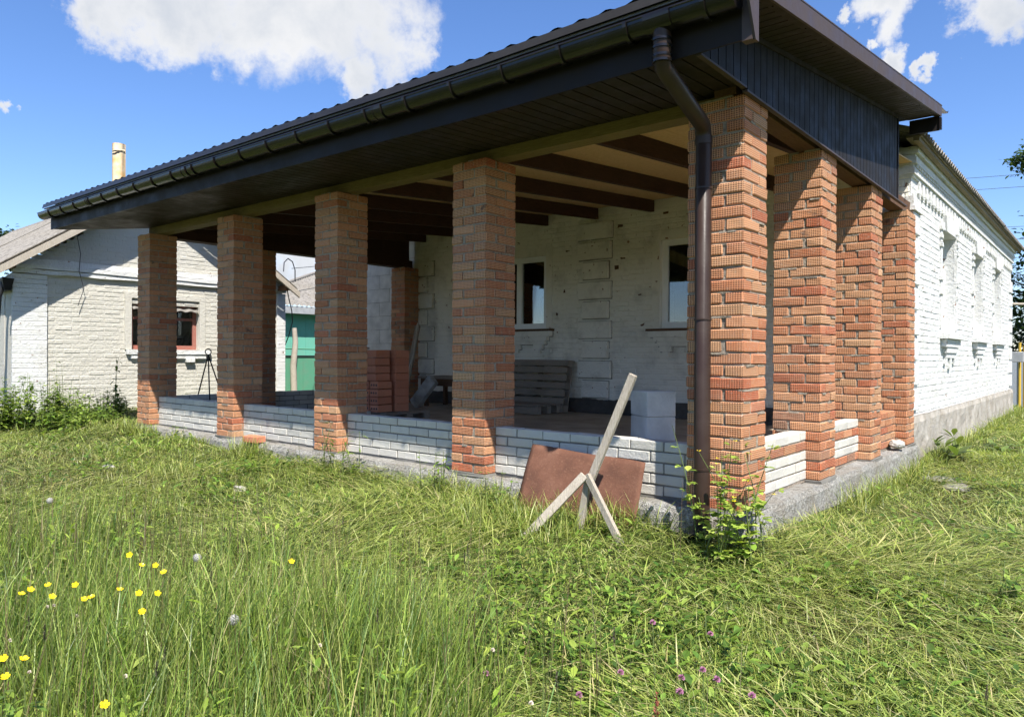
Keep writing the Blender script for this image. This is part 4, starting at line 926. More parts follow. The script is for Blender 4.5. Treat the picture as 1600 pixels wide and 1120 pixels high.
# loose bricks, stones
q = MB(); q.cbox(.125, .06, .033, .005, T(-5.62, -.03, .030) @ RZ(.12) @ RX(.05), .3, .004); tag(q.build('loose_brick', M['clay2']), 'single loose red brick lying on the concrete ledge', 'brick')
def rock(name, c, s, mat, label, seed, cat='stone'):
    import bmesh
    bm = bmesh.new(); bmesh.ops.create_icosphere(bm, subdivisions=3, radius=1); rr = random.Random(seed); off = rr.uniform(0, 50)
    for v in bm.verts:
        k = 1 + .35 * (float(vnoise(v.co.x * 1.3 + off, v.co.y * 1.3 + v.co.z, 1, seed)) - .5) + .2 * (float(vnoise(v.co.x * 4 + off, v.co.z * 4 + v.co.y * 3, 1, seed + 1)) - .5); v.co = Vector((v.co.x * s[0], v.co.y * s[1], v.co.z * s[2])) * k
    me = bpy.data.meshes.new(name); bm.to_mesh(me); bm.free(); me.materials.append(mat); o = link(name, me, None, c); return tag(o, label, cat)
rock('rubble_stone', (-.03, 4.20, .045), (.07, .14, .05), M['stone'], 'pale broken lump of mortar on the ledge between the last side pillars', 3)
rock('rubble_stone', (.62, 3.6, float(gz(.62, 3.6)) + .03), (.12, .20, .035), M['concrete'], 'flat grey stone in the grass by the side foundation', 4)
rock('rubble_stone', (.42, 4.0, float(gz(.42, 4.0)) + .02), (.22, .16, .035), M['concrete'], 'rough concrete slab piece in the grass by the house corner', 5)
for k, (x, y, l) in enumerate(((-6.4, -1.25, 'flat grey stone half sunk in the mown grass at left'), (-4.2, -1.0, 'grey stone half sunk in the mown grass before the low wall'), (.62, .55, 'small white stone on dry grass beside the corner foundation'))):
    rock('field_stone', (x, y, float(gz(x, y)) - .008), (.11 if k < 2 else .05, .06 if k < 2 else .05, .04 if k < 2 else .03), M['stone'], l, 11 + k)
# fence, gas pipes and box beyond the far house corner
fe = thing('sheet_fence', (.6, 17.2, -.2), 'grey corrugated sheet fence beyond the far corner of the white house', 'fence')
for i in range(16): q = MB(); x = -1.0 + i * .30; q.box(x, x + .15, 17.2, 17.22, -.3, 1.10); q.box(x + .152, x + .298, 17.215, 17.235, -.3, 1.10); q.build('sheet', M['fence'], fe)
for k, (x, y, h) in enumerate(((.02, 16.2, 1.32), (.11, 16.25, 1.24))):
    q = MB(); q.tube([(x, y, -.4), (x, y, h)], .03, 10); q.tube([(x, y, h), (x, y, h + .02)], .036, 10); tag(q.build('gas_pipe', M['yellow']), ('taller yellow gas pipe standing by the far house corner', 'shorter yellow gas pipe standing by the far house corner')[k], 'pipe')
q = MB(); q.cbox(.13, .08, .12, .008, T(-.02, 16.05, 1.0), 0, .0); tag(q.build('meter_box', M['grey']), 'grey metal meter box on the yellow gas pipes', 'box')
q = MB(); q.tube([(-.10, 15.06, 2.18), (.20, 15.2, 2.17), (.75, 15.3, 2.20)], .03, 8); tag(q.build('projecting_pole', M['greywood']), 'short grey pole projecting from the far house corner', 'pole')
# power lines
for k, (h0, lab) in enumerate(((9.9, 'highest thin power line crossing the sky at right'), (9.35, 'second highest thin power line crossing the sky at right'), (7.6, 'second lowest thin power line crossing the sky at right'), (7.05, 'lowest thin power line crossing the sky at right'))):
    q = MB(); q.tube([(-14 + 44 * t, 33 + 5 * t, h0 - 1.0 * (1 - (2 * t - 1) ** 2)) for t in np.linspace(0, 1, 21)], .011, 4); tag(q.build('power_line', M['wire']), lab, 'power line', 'power lines at right')
for k, (h0, lab) in enumerate(((3.9, 'upper thin wire in the sky seen through the veranda'), (3.4, 'lower thin wire in the sky seen through the veranda'))):
    q = MB(); q.tube([(-11.6, 4.3, h0 - 1.1), (-16, 10, h0), (-22, 17, h0 + 1.2)], .008, 4); tag(q.build('service_wire', M['wire']), lab, 'wire')

# ================================================================== vegetation
def mesh_np(name, V, F4, F3, C, mat):
    """V (n,3); F4 (m,4); F3 (k,3); C (n,3) vertex colours -> mesh, built fast"""
    me = bpy.data.meshes.new(name); nv = len(V); n4, n3 = len(F4), len(F3)
    me.vertices.add(nv); me.vertices.foreach_set('co', np.asarray(V, np.float32).ravel())
    li = np.concatenate([np.asarray(F4, np.int32).ravel(), np.asarray(F3, np.int32).ravel()]); me.loops.add(len(li)); me.loops.foreach_set('vertex_index', li)
    me.polygons.add(n4 + n3); ls = np.concatenate([np.arange(n4) * 4, n4 * 4 + np.arange(n3) * 3]).astype(np.int32); me.polygons.foreach_set('loop_start', ls)
    me.polygons.foreach_set('use_smooth', np.ones(n4 + n3, bool))
    a = me.attributes.new('Col', 'FLOAT_COLOR', 'POINT'); a.data.foreach_set('color', np.concatenate([C, np.ones((nv, 1))], 1).astype(np.float32).ravel())
    me.update(); me.validate(); me.materials.append(mat); return me
def blades(P, head, th0, th1, L, Wd, col, nseg=3, tipcol=None, twist=0.0):
    """grass blades: P bases, head azimuth, th0 lean at the base, th1 extra lean at the tip (from vertical), L length, Wd width"""
    n = len(P); h = np.stack([np.cos(head), np.sin(head), np.zeros(n)], 1); tw = head + np.pi / 2 + twist; s = np.stack([np.cos(tw), np.sin(tw), np.zeros(n)], 1)
    pts = [P]; cur = P.copy()
    for k in range(nseg):
        th = th0 + th1 * ((k + .5) / nseg) ** 1.2; cur = cur + (h * np.sin(th)[:, None] + np.array([0, 0, 1.0]) * np.cos(th)[:, None]) * (L / nseg)[:, None]; pts.append(cur)
    V = []; C = []
    for k in range(nseg):
        w = Wd * (1 - .75 * (k / nseg) ** 1.6) * .5
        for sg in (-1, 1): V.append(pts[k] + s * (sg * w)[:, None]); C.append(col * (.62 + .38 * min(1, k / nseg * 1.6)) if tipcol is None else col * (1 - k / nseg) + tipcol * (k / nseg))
    V.append(pts[-1]); C.append(col if tipcol is None else tipcol)
    nv = 2 * nseg + 1; V = np.stack(V, 1).reshape(-1, 3); C = np.stack(C, 1).reshape(-1, 3); b = np.arange(n)[:, None] * nv
    F4 = np.concatenate([b + np.array([[2 * k, 2 * k + 1, 2 * k + 3, 2 * k + 2]]) for k in range(nseg - 1)]) if nseg > 1 else np.zeros((0, 4), int)
    F3 = b + np.array([[2 * nseg - 2, 2 * nseg - 1, 2 * nseg]])
    return V, F4, F3, C
def join(parts):
    V, F4, F3, C = [], [], [], []; o = 0
    for v, f4, f3, c in parts: V.append(v); F4.append(f4 + o); F3.append(f3 + o); C.append(c); o += len(v)
    return np.concatenate(V), np.concatenate(F4), np.concatenate(F3), np.concatenate(C)
def blocked(x, y):
    b = (x > -8.85) & (x < .10) & (y > -.05) & (y < 15.2); b |= (x > -20.2) & (x < -11.95) & (y > -.62) & (y < 4.4); b |= (x > -10.5) & (x < -8.4) & (y > 4.9); b |= (x < -14.4) & (y > 5.4); return b
fwv = np.array(fw); crv = np.array(cr); camv = np.array(CAM)
def sample(n, x0, x1, y0, y1, dens, margin=.34):
    """n trial points, kept with probability dens(dist) when near the view"""
    x = rng.uniform(x0, x1, n); y = rng.uniform(y0, y1, n); d = np.stack([x - camv[0], y - camv[1]], 1); dep = d @ fwv[:2]; lat = d @ crv[:2]; dist = np.hypot(*d.T)
    ok = (dep > .9) & (np.abs(lat) < dep * (.713 + margin) + .9) & ~blocked(x, y); ok &= rng.random(n) < dens(dist); x, y, dist = x[ok], y[ok], dist[ok]; return x, y, dist
def tallness(x, y):
    """1 in the uncut meadow near the camera, 0 on the mown part"""
    edge = np.interp(x, [-9, -5.5, -3, -1.2, 0.1, .85, 1.2], [-3.3, -2.8, -2.15, -1.85, -1.95, -2.2, -2.6]) + (vnoise(x, y, 1.7, 7) - .5) * .9
    return np.clip((edge - y) / .55, 0, 1) * np.clip((1.15 - x) / .35, 0, 1)
def pick(cols, n, w=None):
    c = np.array(cols, float); i = rng.choice(len(c), n, p=w); return c[i] * rng.uniform(.65, 1.3, (n, 1)) * rng.uniform(.93, 1.07, (n, 3))
GR_ = [(.21, .27, .050), (.29, .345, .072), (.36, .41, .10), (.115, .175, .038), (.45, .46, .155), (.24, .30, .085)]
# short stubble everywhere
x, y, d = sample(1700000, -13.5, 5, -4.6, 17, lambda d: np.clip(3.8 / np.maximum(d, 3.8), 0, 1) ** 1.2 * .75)
n = len(x); P = np.stack([x, y, gz(x, y) - .005], 1); k = 1 + np.clip(d - 4, 0, 12) * .16
patch = vnoise(x, y, 1.1, 21); dry = np.clip((vnoise(x, y, 1.6, 22) - .62) * 4, 0, 1) * (x > -.2) * (y > -1.2) * .8 + np.clip((vnoise(x, y, .8, 25) - .68) * 4, 0, .6)
col = pick(GR_, n) * (.8 + .5 * patch)[:, None]; dc = pick([(.24, .20, .085), (.20, .165, .07), (.27, .235, .12)], n); col = col * (1 - dry[:, None]) + dc * dry[:, None]
Lh = rng.uniform(.03, .085, n) * (1 + .9 * (vnoise(x, y, 1.3, 23) > .62)) * (1 - .35 * dry)
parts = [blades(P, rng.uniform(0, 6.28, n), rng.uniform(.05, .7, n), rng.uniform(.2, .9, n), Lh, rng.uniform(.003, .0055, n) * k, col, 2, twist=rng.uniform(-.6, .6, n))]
print('stubble', n); so1 = link('mown_grass', mesh_np('mown_grass', *join(parts), M['grass'])); tag(so1, 'short mown grass covering the yard', 'grass', kind='stuff')
# cut swaths lying flat
x, y, d = sample(1700000, -12, 5, -4.0, 16.5, lambda d: np.clip(3.8 / np.maximum(d, 3.8), 0, 1) ** 1.2)
tl = tallness(x, y); sw = vnoise(x, y, .75, 31); keep = (rng.random(len(x)) < np.clip((sw - .25) * 2.4, .32, 1) * (1 - .85 * tl) * .8); x, y, d, sw = x[keep], y[keep], d[keep], sw[keep]
n = len(x); k = 1 + np.clip(d - 4, 0, 12) * .13; hd = vnoise(x, y, .55, 32) * 9 + rng.normal(0, .85, n)
P = np.stack([x, y, gz(x, y) + rng.uniform(.01, .075, n) * (.4 + 1.1 * sw)], 1); th = rng.normal(1.38, .16, n)
col = pick([(.37, .445, .105), (.47, .52, .155), (.23, .315, .06), (.58, .58, .25), (.58, .50, .26), (.085, .15, .03)], n, [.25, .21, .18, .13, .05, .18])
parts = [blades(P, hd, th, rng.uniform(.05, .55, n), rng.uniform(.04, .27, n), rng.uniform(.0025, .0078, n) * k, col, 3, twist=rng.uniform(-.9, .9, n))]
print('cut', n); o = link('grass_cuttings', mesh_np('grass_cuttings', *join(parts), M['grass'])); tag(o, 'freshly cut grass lying in loose swaths', 'grass', kind='stuff')
# leafy ground cover (clover, plantain leaves)
def leaves(P, head, tiltv, L, Wd, col, fold=.25):
    """broad leaves: 6-vertex folded shapes"""
    n = len(P); h = np.stack([np.cos(head) * np.cos(tiltv), np.sin(head) * np.cos(tiltv), np.sin(tiltv)], 1); s = np.stack([-np.sin(head), np.cos(head), np.zeros(n)], 1); up = np.cross(h, s)
    V = []; C = []
    for t, w, dz in ((0, .06, 0), (.4, 1, .0), (.75, .72, -.04)):
        for sg in (-1, 1): V.append(P + h * (L * t)[:, None] + s * (sg * w * Wd / 2)[:, None] + up * ((fold * w * Wd / 2) + dz * L)[:, None] * 1.0); C.append(col)
    for t in (.0, .4, .75): V.append(P + h * (L * t)[:, None] + up * (L * (0 if t < .7 else -.04))[:, None]); C.append(col * .85)
    V.append(P + h * L[:, None] - up * (L * .12)[:, None]); C.append(col)
    nv = 10; V = np.stack(V, 1).reshape(-1, 3); C = np.stack(C, 1).reshape(-1, 3); b = np.arange(n)[:, None] * nv
    F4 = np.concatenate([b + np.array([q]) for q in ((0, 6, 7, 2), (6, 1, 3, 7), (2, 7, 8, 4), (7, 3, 5, 8))]); F3 = np.concatenate([b + np.array([q]) for q in ((4, 8, 9), (8, 5, 9))])
    return V, F4, F3, C
x, y, d = sample(330000, -12, 4.5, -4.2, 9, lambda d: np.clip(3.4 / np.maximum(d, 3.4), 0, 1) ** 1.4)
kp = rng.random(len(x)) < np.clip((vnoise(x, y, 1.9, 41) - .45) * 2.4, .04, 1) * .55; x, y, d = x[kp], y[kp], d[kp]; n = len(x)
P = np.stack([x, y, gz(x, y) + rng.uniform(.02, .09, n)], 1); k = 1 + np.clip(d - 4, 0, 10) * .08
v = leaves(P, rng.uniform(0, 6.28, n), rng.uniform(-.2, .7, n), rng.uniform(.02, .075, n) * k, rng.uniform(.012, .034, n) * k, pick([(.11, .20, .032), (.17, .27, .042), (.065, .13, .025), (.24, .34, .06)], n))
print('leaves', n); o = link('ground_cover', mesh_np('ground_cover', *v, M['leaf'])); tag(o, 'low clover and weed leaves between the grass', 'ground cover', kind='stuff')
# uncut meadow in the foreground
x, y, d = sample(420000, -10.5, 1.6, -4.9, -.8, lambda d: np.clip(3.0 / np.maximum(d, 3.0), 0, 1) ** 1.1, .3)
tl = tallness(x, y); kp = rng.random(len(x)) < np.clip(tl * 1.1, 0, 1) * (.12 + 1.1 * vnoise(x, y, 2.3, 51) ** 1.3) * .43; x, y, d, tl = x[kp], y[kp], d[kp], tl[kp]; n = len(x)
hgt = (.12 + .40 * tl * (.35 + .85 * vnoise(x, y, 1.2, 52))) * rng.uniform(.4, 1.3, n); k = 1 + np.clip(d - 3, 0, 8) * .12
P = np.stack([x, y, gz(x, y) - .01], 1); wind = .6 + rng.normal(0, 1.5, n)
col = pick([(.18, .265, .046), (.26, .345, .068), (.335, .41, .10), (.10, .175, .038), (.43, .465, .15), (.19, .28, .10), (.48, .42, .21)], n, [.22, .24, .18, .14, .12, .07, .03])
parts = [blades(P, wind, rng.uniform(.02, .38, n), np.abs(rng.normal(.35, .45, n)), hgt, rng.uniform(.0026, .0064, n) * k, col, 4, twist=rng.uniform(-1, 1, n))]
x2, y2, d2 = sample(15000, -9, 1.2, -4.6, -.4, lambda d: np.clip(3.5 / np.maximum(d, 3.5), 0, 1), .2); tl2 = tallness(x2, y2 - .25); kp = rng.random(len(x2)) < tl2 * .5 + .01; x2, y2 = x2[kp], y2[kp]; n = len(x2)
P = np.stack([x2, y2, gz(x2, y2)], 1)        # taller flowering culms
parts.append(blades(P, rng.uniform(0, 6.28, n), rng.uniform(.0, .22, n), rng.uniform(0, .3, n), rng.uniform(.34, .66, n), rng.uniform(.0026, .0042, n), pick([(.17, .19, .07), (.22, .19, .10), (.11, .15, .045), (.19, .13, .085)], n), 4))
x5, y5, d5 = sample(9000, -9.5, 1.2, -4.6, -.6, lambda d: np.clip(3.6 / np.maximum(d, 3.6), 0, 1), .25); kp = rng.random(len(x5)) < np.clip(tallness(x5, y5 - .15), .05, 1) * np.clip((vnoise(x5, y5, 1.3, 81) - .3) * 2.2, 0, 1) * .26; x5, y5 = x5[kp], y5[kp]; ns = len(x5)
hs_ = rng.uniform(.16, .42, ns); z5 = gz(x5, y5); ln = rng.uniform(0, 6.28, ns)
parts.append(blades(np.stack([x5, y5, z5], 1), ln, np.full(ns, .05), np.full(ns, .1), hs_, np.full(ns, .004), pick([(.20, .26, .06)], ns), 3))
tt = np.tile(np.linspace(.25, 1, 11), ns); rep_ = lambda a: np.repeat(a, 11); PL = np.stack([rep_(x5) + np.cos(rep_(ln)) * rep_(hs_) * tt * .08, rep_(y5) + np.sin(rep_(ln)) * rep_(hs_) * tt * .08, rep_(z5) + rep_(hs_) * tt * .97], 1); nl = len(PL)
LL_ = rng.uniform(.03, .075, nl); leafy = leaves(PL, rng.uniform(0, 6.28, nl), rng.uniform(-.2, .8, nl), LL_, LL_ * rng.uniform(.2, .42, nl), pick([(.27, .37, .055), (.21, .31, .045), (.34, .42, .085), (.15, .235, .045)], nl)); parts.append(leafy)
print('tall', len(x), n, nl); o = link('tall_grass', mesh_np('tall_grass', *join(parts), M['grass'])); tag(o, 'tall uncut meadow grass in the foreground', 'grass', kind='stuff')
# grass tufts along foundations
x = rng.uniform(-8.8, .0, 5200); y = -.09 - np.abs(rng.normal(0, .09, 5200)); x3 = .12 + np.abs(rng.normal(0, .08, 3800)); y3 = rng.uniform(-.2, 15, 3800); x4 = rng.uniform(-1.95, .25, 2300); y4 = rng.normal(-.52, .17, 2300); x = np.concatenate([x, x3, x4]); y = np.concatenate([y, y3, y4]); x, y = x[~blocked(x, y)], y[~blocked(x, y)]
kp = (vnoise(x, y, 1.6, 61) > .42); x, y = x[kp], y[kp]; n = len(x); P = np.stack([x, y, gz(x, y) - .01], 1)
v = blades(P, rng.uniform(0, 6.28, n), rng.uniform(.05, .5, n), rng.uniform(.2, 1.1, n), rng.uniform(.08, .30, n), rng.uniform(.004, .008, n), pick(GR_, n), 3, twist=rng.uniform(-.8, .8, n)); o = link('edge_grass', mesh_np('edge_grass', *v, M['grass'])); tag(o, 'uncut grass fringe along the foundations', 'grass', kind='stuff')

# ------------------------------------------------------------------ weeds, bushes, trees, flowers
def put_mesh(name, data, parent): o = bpy.data.objects.new(name, data); COL.objects.link(o); o.parent = parent; return o
def weed(name, x, y, h, nst, spread, leafL, leafW, cols, label, cat='weed', per=14, group=None, lean=.25, lobes=1, z=None, flowers=0, droop=.3):
    """leafy plant: thin stems with leaves all the way up"""
    z0 = float(gz(x, y)) if z is None else z; t_ = thing(name, (x, y, z0), label, cat, group, rot=(0, 0, 0)); st_ = MB(); LP = []; LH = []; LT = []; LL = []; tips = []
    for k in range(nst):
        a = random.uniform(0, 6.28); r = spread * math.sqrt(random.random()); b = Vector((r * math.cos(a), r * math.sin(a), -.02)); hh = h * random.uniform(.55, 1.08); la = random.uniform(0, 6.28); le = random.uniform(0, lean)
        pts = [b + Vector((math.cos(la) * le * hh * t ** 1.5, math.sin(la) * le * hh * t ** 1.5, hh * t)) for t in (0, .33, .66, 1)]; st_.tube(pts, [.0035 + .003 * h, .003 + .002 * h, .003, .0015], 5, False); tips.append(pts[-1])
        for i in range(per):
            t = random.uniform(.12, 1.0); j = min(int(t * 3), 2); f_ = t * 3 - j; p = pts[j] * (1 - f_) + pts[j + 1] * f_; aa = random.uniform(0, 6.28)
            for q in range(lobes):
                LP.append(p + Vector((math.cos(aa), math.sin(aa), 0)) * (.012 if lobes == 1 else .018)); LH.append(aa + (q - (lobes - 1) / 2) * .85); LT.append(random.uniform(-droop * 1.6, .75 - droop)); LL.append(leafL * random.uniform(.55, 1.15) * (1.05 - .45 * t))
    n = len(LP); v = leaves(np.array(LP), np.array(LH), np.array(LT), np.array(LL), np.array(LL) * (leafW / leafL) * rng.uniform(.8, 1.2, n), pick(cols, n))
    stuff(put_mesh('stems', st_.mesh('stems', M['stemgreen'], False), t_)); put_mesh('foliage', mesh_np('foliage', *v, M['leaf']), t_)
    for k in range(flowers):
        q = MB(); c = tips[k % len(tips)] + Vector((random.uniform(-.03, .03), random.uniform(-.03, .03), random.uniform(-.04, .03)))
        for i in range(4):
            a = i * 1.57 + k; q.add([c, c + Vector((math.cos(a - .5) * .011, math.sin(a - .5) * .011, .004)), c + Vector((math.cos(a) * .017, math.sin(a) * .017, .006)), c + Vector((math.cos(a + .5) * .011, math.sin(a + .5) * .011, .004))], [(0, 1, 2, 3)])
        put_mesh('flower', q.mesh('flower', mat_simple('yellow_petal', (.80, .56, .02)), False), t_)
    return t_
M['stemgreen'] = mat_plain('green_stem', (.13, .17, .05), .6, .3, .3, 30, 0)
WG = [(.13, .21, .032), (.19, .28, .045), (.09, .155, .025), (.26, .34, .065)]
weed('celandine_plant', .0, -.19, .74, 15, .21, .072, .058, [(.34, .44, .075), (.42, .50, .11), (.25, .36, .055)], 'leafy yellow-flowered weed growing round the downpipe foot at the corner', 'plant', 10, None, .55, 3, flowers=8, droop=.15)
weed('nettle_bush', -10.9, -1.75, 1.05, 60, .6, .13, .07, WG, 'tall dark nettle bush at the left edge before the cottage', 'bush', 34)
weed('nettle_bush', -10.9, -.85, .74, 60, .55, .12, .065, WG, 'mid-height nettle bush beside the white corner of the cottage', 'bush', 30)
weed('nettle_bush', -10.7, .05, .46, 60, .6, .11, .06, WG, 'low nettle bush under the cream cottage wall', 'bush', 24)
weed('nettle_bush', -9.9, -.35, .33, 60, .65, .09, .055, WG, 'low spreading weed bush left of the farthest front pillar', 'bush', 22)
weed('tall_weed', -10.55, .42, .98, 3, .04, .15, .06, [(.10, .15, .045), (.14, .19, .06)], 'single tall weed with drooping leaves against the cream cottage wall', 'weed', 13, None, .08, droop=.75)
weed('tall_weed', -11.3, -.15, .95, 5, .16, .11, .05, WG, 'thin tall weed standing before the white cottage pilaster', 'weed', 11, None, .15)
weed('wall_weed', -3.95, -.22, .62, 4, .08, .13, .035, [(.13, .18, .06), (.17, .21, .08)], 'grey-green weed against the third front pillar', 'weed', 12, None, .25)
weed('wall_weed', -3.55, -.25, .42, 5, .14, .12, .03, WG, 'low weed at the foot of the white wall right of the third pillar', 'weed', 11)
weed('wall_weed', -2.45, -.25, .40, 6, .18, .10, .03, WG, 'low weed at the foot of the second front pillar', 'weed', 11)
weed('wall_weed', -1.70, -.42, .34, 9, .16, .07, .05, [(.14, .21, .045), (.18, .25, .06)], 'bright green weed beside the left corner of the rusty sheet', 'weed', 13)
weed('wall_weed', -7.3, -.28, .26, 9, .3, .09, .05, WG, 'broad-leaved low weed before the far left low wall', 'weed', 10)
weed('wall_weed', -5.0, -.30, .20, 10, .4, .08, .04, WG, 'low weed below the loose red brick', 'weed', 9)
dk = [(.10, .15, .035), (.14, .19, .05)]
weed('dock_plant', .30, 5.35, .42, 4, .10, .34, .11, dk, 'broad-leaved dock plant at the side wall by the house corner', 'plant', 5, None, .5, droop=-.05)
weed('dock_plant', .55, 7.1, .20, 8, .25, .22, .09, dk, 'low broad-leaved dock plant in the grass along the side wall', 'plant', 5, None, .5)
for k, (x, y, h, l) in enumerate(((-2.5, -2.05, .30, 'bright leafy weed clump in the meadow left of centre'), (-1.35, -2.9, .34, 'bright leafy weed clump low in the left meadow'), (.25, -1.15, .14, 'flat broad-leaved weed patch before the corner pillar'), (-.75, -1.3, .13, 'flat plantain patch before the wooden stand'), (1.35, .05, .22, 'dark grassy weed tuft in the mown grass at right'), (.85, -1.55, .12, 'flat weed patch in the mown grass lower right'))):
    weed('meadow_weed', x, y, h, 10 if k < 2 else 8, .16, .075 if k < 2 else .10, .022 if k < 2 else .042, [(.17, .25, .04), (.22, .29, .06)] if k < 2 else WG, l, 'weed', 15 if k < 2 else 9, None, .3 if k < 2 else .7)

def tree(name, x, y, h, crown, n, cols, label, leaf=.11, trunk_r=.16, lumps=26, group=None, seed=1):
    """tapered trunk with limbs and a crown of leaf clumps; crown = (cx,cy,cz,rx,ry,rz) in world axes"""
    z0 = float(gz(x, y)); t_ = thing(name, (x, y, z0), label, 'tree', group, rot=(0, 0, 0)); R = np.random.default_rng(seed); cx, cy, cz, rx, ry, rz = crown; cx -= x; cy -= y; cz -= z0
    q = MB(); top = Vector((cx * .6, cy * .6, cz + rz * .4)); q.tube([(0, 0, -.1), (cx * .1, cy * .1, cz * .4), (cx * .4, cy * .4, cz - rz * .3), top], [trunk_r, trunk_r * .75, trunk_r * .5, trunk_r * .15], 9, False); cl = []
    for k in range(lumps):
        d = R.normal(size=3); d /= np.linalg.norm(d); rr = R.uniform(.35, 1.0) ** .6; c = np.array([cx, cy, cz]) + d * np.array([rx, ry, rz]) * rr; cl.append((c, R.uniform(.16, .34)))
        s0 = Vector((cx * .35, cy * .35, cz - rz * .35 + R.uniform(-.3, .5) * rz)); q.tube([s0, (s0 + Vector(c)) / 2 + Vector((0, 0, .1 * rz)), Vector(c)], [trunk_r * .3, trunk_r * .16, .012], 5, False)
    put_mesh('trunk', q.mesh('trunk', M['bark'], False), t_)
    per = n // lumps; P = np.concatenate([c + R.normal(size=(per, 3)) * np.array([rx, ry, rz]) * s_ * .62 for c, s_ in cl]); n_ = len(P)
    L = R.uniform(.6, 1.3, n_) * leaf; v = leaves(P, R.uniform(0, 6.28, n_), R.uniform(-1.0, .6, n_), L, L * R.uniform(.5, .8, n_), pick(cols, n_)); put_mesh('crown', mesh_np('crown', *v, M['leaf']), t_); return t_
DG = [(.030, .060, .016), (.045, .082, .022), (.022, .046, .014), (.065, .10, .028)]
def treeat(px, py, dist, rx, rz, **k):
    c = CAM + pxdir(px, py) * dist; return dict(x=c.x + k.get('dx', 0), y=c.y, crown=(c.x, c.y, c.z, rx, rx, rz))
a_ = treeat(1662, 490, 27, 1.7, 2.7); tree('broadleaf_tree', a_['x'], a_['y'], 9, a_['crown'], 11000, DG, 'dark green tree behind the far corner of the white house', .15, .22, 60, seed=3)
a_ = treeat(1654, 244, 27, 1.15, .42, dx=1.0); tree('broadleaf_tree', a_['x'], a_['y'], 7, a_['crown'], 3000, [(.075, .12, .035), (.10, .15, .045), (.05, .09, .028)], 'light green tree whose branch tips reach in at the right edge', .13, .16, 30, seed=8)
a_ = treeat(-16, 384, 36, 1.2, .9); tree('broadleaf_tree', a_['x'], a_['y'], 8, a_['crown'], 5000, DG, 'distant tree rising above the cottage roof at the left edge', .16, .2, 36, seed=5)
# far wood on the other side of the road, seen mirrored in the window panes
n = 22000; P = np.stack([rng.uniform(-95, 60, n), rng.uniform(-62, -55, n), np.zeros(n)], 1); P[:, 2] = rng.random(n) ** .8 * (2.4 + 2.6 * vnoise(P[:, 0], P[:, 1] * 0, .12, 71) + 1.2 * vnoise(P[:, 0], P[:, 1] * 0, .5, 72)) - .5
L = rng.uniform(.4, .8, n); v = leaves(P, rng.uniform(0, 6.28, n), rng.uniform(-1, .6, n), L, L * .7, pick(DG, n)); tag(link('far_wood', mesh_np('far_wood', *v, M['leaf'])), 'dark far wood mirrored in the window pane', 'wood', kind='stuff')

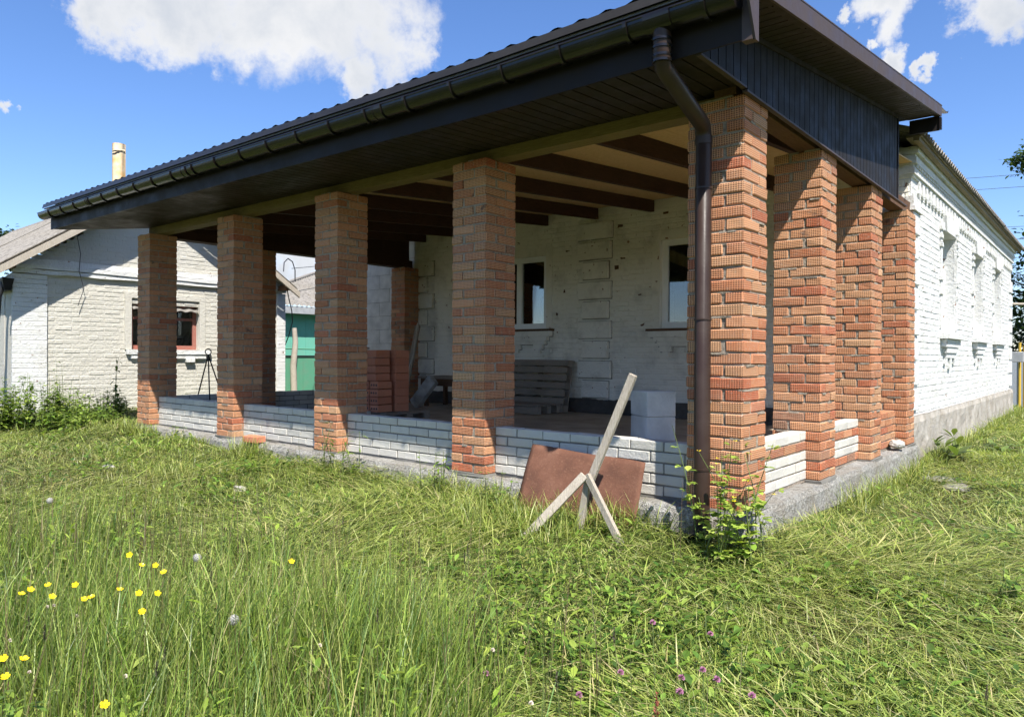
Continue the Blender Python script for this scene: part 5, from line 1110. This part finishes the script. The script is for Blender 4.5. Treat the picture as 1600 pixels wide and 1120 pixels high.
def ground_hit(px, py, h):
    """where the ray through a photo point passes h above the ground: used once to stand a flower in the meadow"""
    d = pxdir(px, py); t = .5
    for _ in range(400):
        p = CAM + d * t
        if p.z < float(gz(p.x, p.y)) + h: break
        t += .02
    return p
def flower(kind, p, h, label, group, cat='flower'):
    z0 = p.z - h; t_ = thing(kind, (p.x, p.y, z0), label, cat, group, rot=(0, 0, 0)); q = MB(); bx_, by_ = random.uniform(-.05, .05), random.uniform(-.05, .05)
    q.tube([(bx_, by_, 0), (bx_ * .4, by_ * .4, h * .5), (0, 0, h)], [.0022, .0018, .0014], 5, False); put_mesh('stem', q.mesh('stem', M['stemgreen'], False), t_); q = MB(); c = Vector((0, 0, h))
    if kind == 'buttercup':
        e_ = (CAM - p); e_.z = 0; e_ = Vector((0, 0, 1)).cross(e_.normalized()); TM = T(*c) @ Matrix.Rotation(random.uniform(.15, .95), 4, e_) @ RX(random.uniform(-.3, .3)) @ T(*(-c))
        for i in range(5):
            a = i * 1.2566; ca, sa = math.cos(a), math.sin(a); e = Vector((-sa, ca, 0)); d = Vector((ca, sa, 0)); r = .0118
            q.add([TM @ w_ for w_ in [c, c + d * r * .45 + e * r * .42 + Vector((0, 0, .003)), c + d * r + e * r * .40 + Vector((0, 0, .008)), c + d * r * 1.12 + Vector((0, 0, .008)), c + d * r - e * r * .40 + Vector((0, 0, .008)), c + d * r * .45 - e * r * .42 + Vector((0, 0, .003))]], [(0, 1, 2, 3, 4, 5)])
        put_mesh('petals', q.mesh('petals', mat_simple('buttercup_petal', (.85, .62, .015), .3), False), t_)
        q = MB(); q.tube([c, c + Vector((0, 0, .006))], .004, 6); put_mesh('centre', q.mesh('centre', mat_simple('buttercup_centre', (.55, .42, .03)), False), t_)
    elif kind in ('red_clover', 'white_clover'):
        s_ = .0125 if kind == 'red_clover' else .008
        for i in range(90):
            u_ = random.uniform(-.5, 1); a = i * 2.399; r = math.sqrt(max(0, 1 - u_ * u_)); d = Vector((r * math.cos(a), r * math.sin(a), u_)); e = d.orthogonal().normalized() * .0032
            q.add([c + d * s_ * .4 - e, c + d * s_ * .4 + e, c + d * s_ * 1.05], [(0, 1, 2)])
        put_mesh('head', q.mesh('head', mat_simple('clover_' + kind, (.36, .15, .25) if kind == 'red_clover' else (.70, .62, .52)), False), t_)
    elif kind == 'dandelion_clock':
        for i in range(90):
            u_ = 1 - 2 * (i + .5) / 90; a = i * 2.399; r = math.sqrt(1 - u_ * u_); d = Vector((r * math.cos(a), r * math.sin(a), u_)); e = d.orthogonal().normalized(); f_ = d.cross(e); R_2 = .02
            q.add([c + d * .003, c + d * R_2 + e * .0008, c + d * R_2 - e * .0008], [(0, 1, 2)])
            q.add([c + d * R_2 + e * .0045, c + d * R_2 * 1.02 + f_ * .0045, c + d * R_2 - e * .0045, c + d * R_2 * 1.02 - f_ * .0045], [(0, 1, 2, 3)])
        put_mesh('seed_head', q.mesh('seed_head', mat_simple('dandelion_fluff', (.36, .35, .32)), False), t_)
    else:
        cc = {'sorrel_spike': (.27, .075, .05), 'seed_head_grass': (.10, .085, .055)}[kind]; hl = .09 if kind == 'sorrel_spike' else .05
        for i in range(70):
            t = random.random(); a = i * 2.399; rr = (.012 if kind == 'sorrel_spike' else .006) * (1 - .6 * t) * random.uniform(.7, 1.1); b = c + Vector((0, 0, (t - .6) * hl)); d = Vector((math.cos(a), math.sin(a), .5)).normalized(); e = d.orthogonal().normalized() * .0025
            q.add([b - e, b + e, b + d * rr * 1.6 + Vector((0, 0, .004))], [(0, 1, 2)])
        put_mesh('spike', q.mesh('spike', mat_simple('spike_' + kind, cc), False), t_)
    return t_
for i, (px, py) in enumerate(((203, 867), (221, 884), (243, 884), (256, 895), (75, 915), (118, 914), (47, 922), (33, 929), (81, 933), (187, 922), (131, 937), (143, 934), (217, 927), (246, 928), (222, 956), (37, 1031), (6, 1029), (9, 1058), (163, 1102), (455, 878))):
    h = random.uniform(.42, .52); flower('buttercup', ground_hit(px, py, h), h, 'small yellow buttercup on a thin stem in the left meadow grass', 'buttercups in the meadow')
for px, py in ((1110, 990), (970, 1050), (1065, 1058), (1120, 1061), (905, 1085), (1062, 1080), (1175, 1086), (1020, 972), (1098, 1046), (760, 1052)):
    h = random.uniform(.20, .32); flower('red_clover', ground_hit(px, py, h), h, 'small pink clover head in the grass at the bottom', 'red clover flowers in the grass')
for px, py, l in ((365, 968, 'white dandelion clock in the tall grass left of centre'), (78, 782, 'white dandelion clock near the left edge of the meadow'), (308, 871, 'faint dandelion clock behind the buttercups')):
    flower('dandelion_clock', ground_hit(px, py, .36), .36, l, 'dandelion clocks')
for px, py in ((74, 948), (84, 946), (120, 962), (16, 1000), (46, 1050), (196, 1056), (500, 1008), (770, 1015), (830, 1098)):
    h = random.uniform(.3, .4); flower('white_clover', ground_hit(px, py, h), h, 'tiny white clover head in the meadow grass', 'white clover flowers in the meadow')
flower('sorrel_spike', ground_hit(1026, 1100, .3), .3, 'reddish sorrel spike at the bottom edge', None)
for px, py in ((731, 858), (726, 870), (655, 846), (45, 972), (70, 985), (245, 1045), (258, 1020), (1542, 1080), (705, 1005), (536, 812), (1052, 870), (405, 705), (210, 800), (960, 990), (870, 1060), (330, 900), (590, 960)):
    h = random.uniform(.42, .55) if px < 1000 else .25; flower('seed_head_grass', ground_hit(px, py, h), h, 'dark brown grass seed head above the meadow', 'grass seed heads', 'grass')
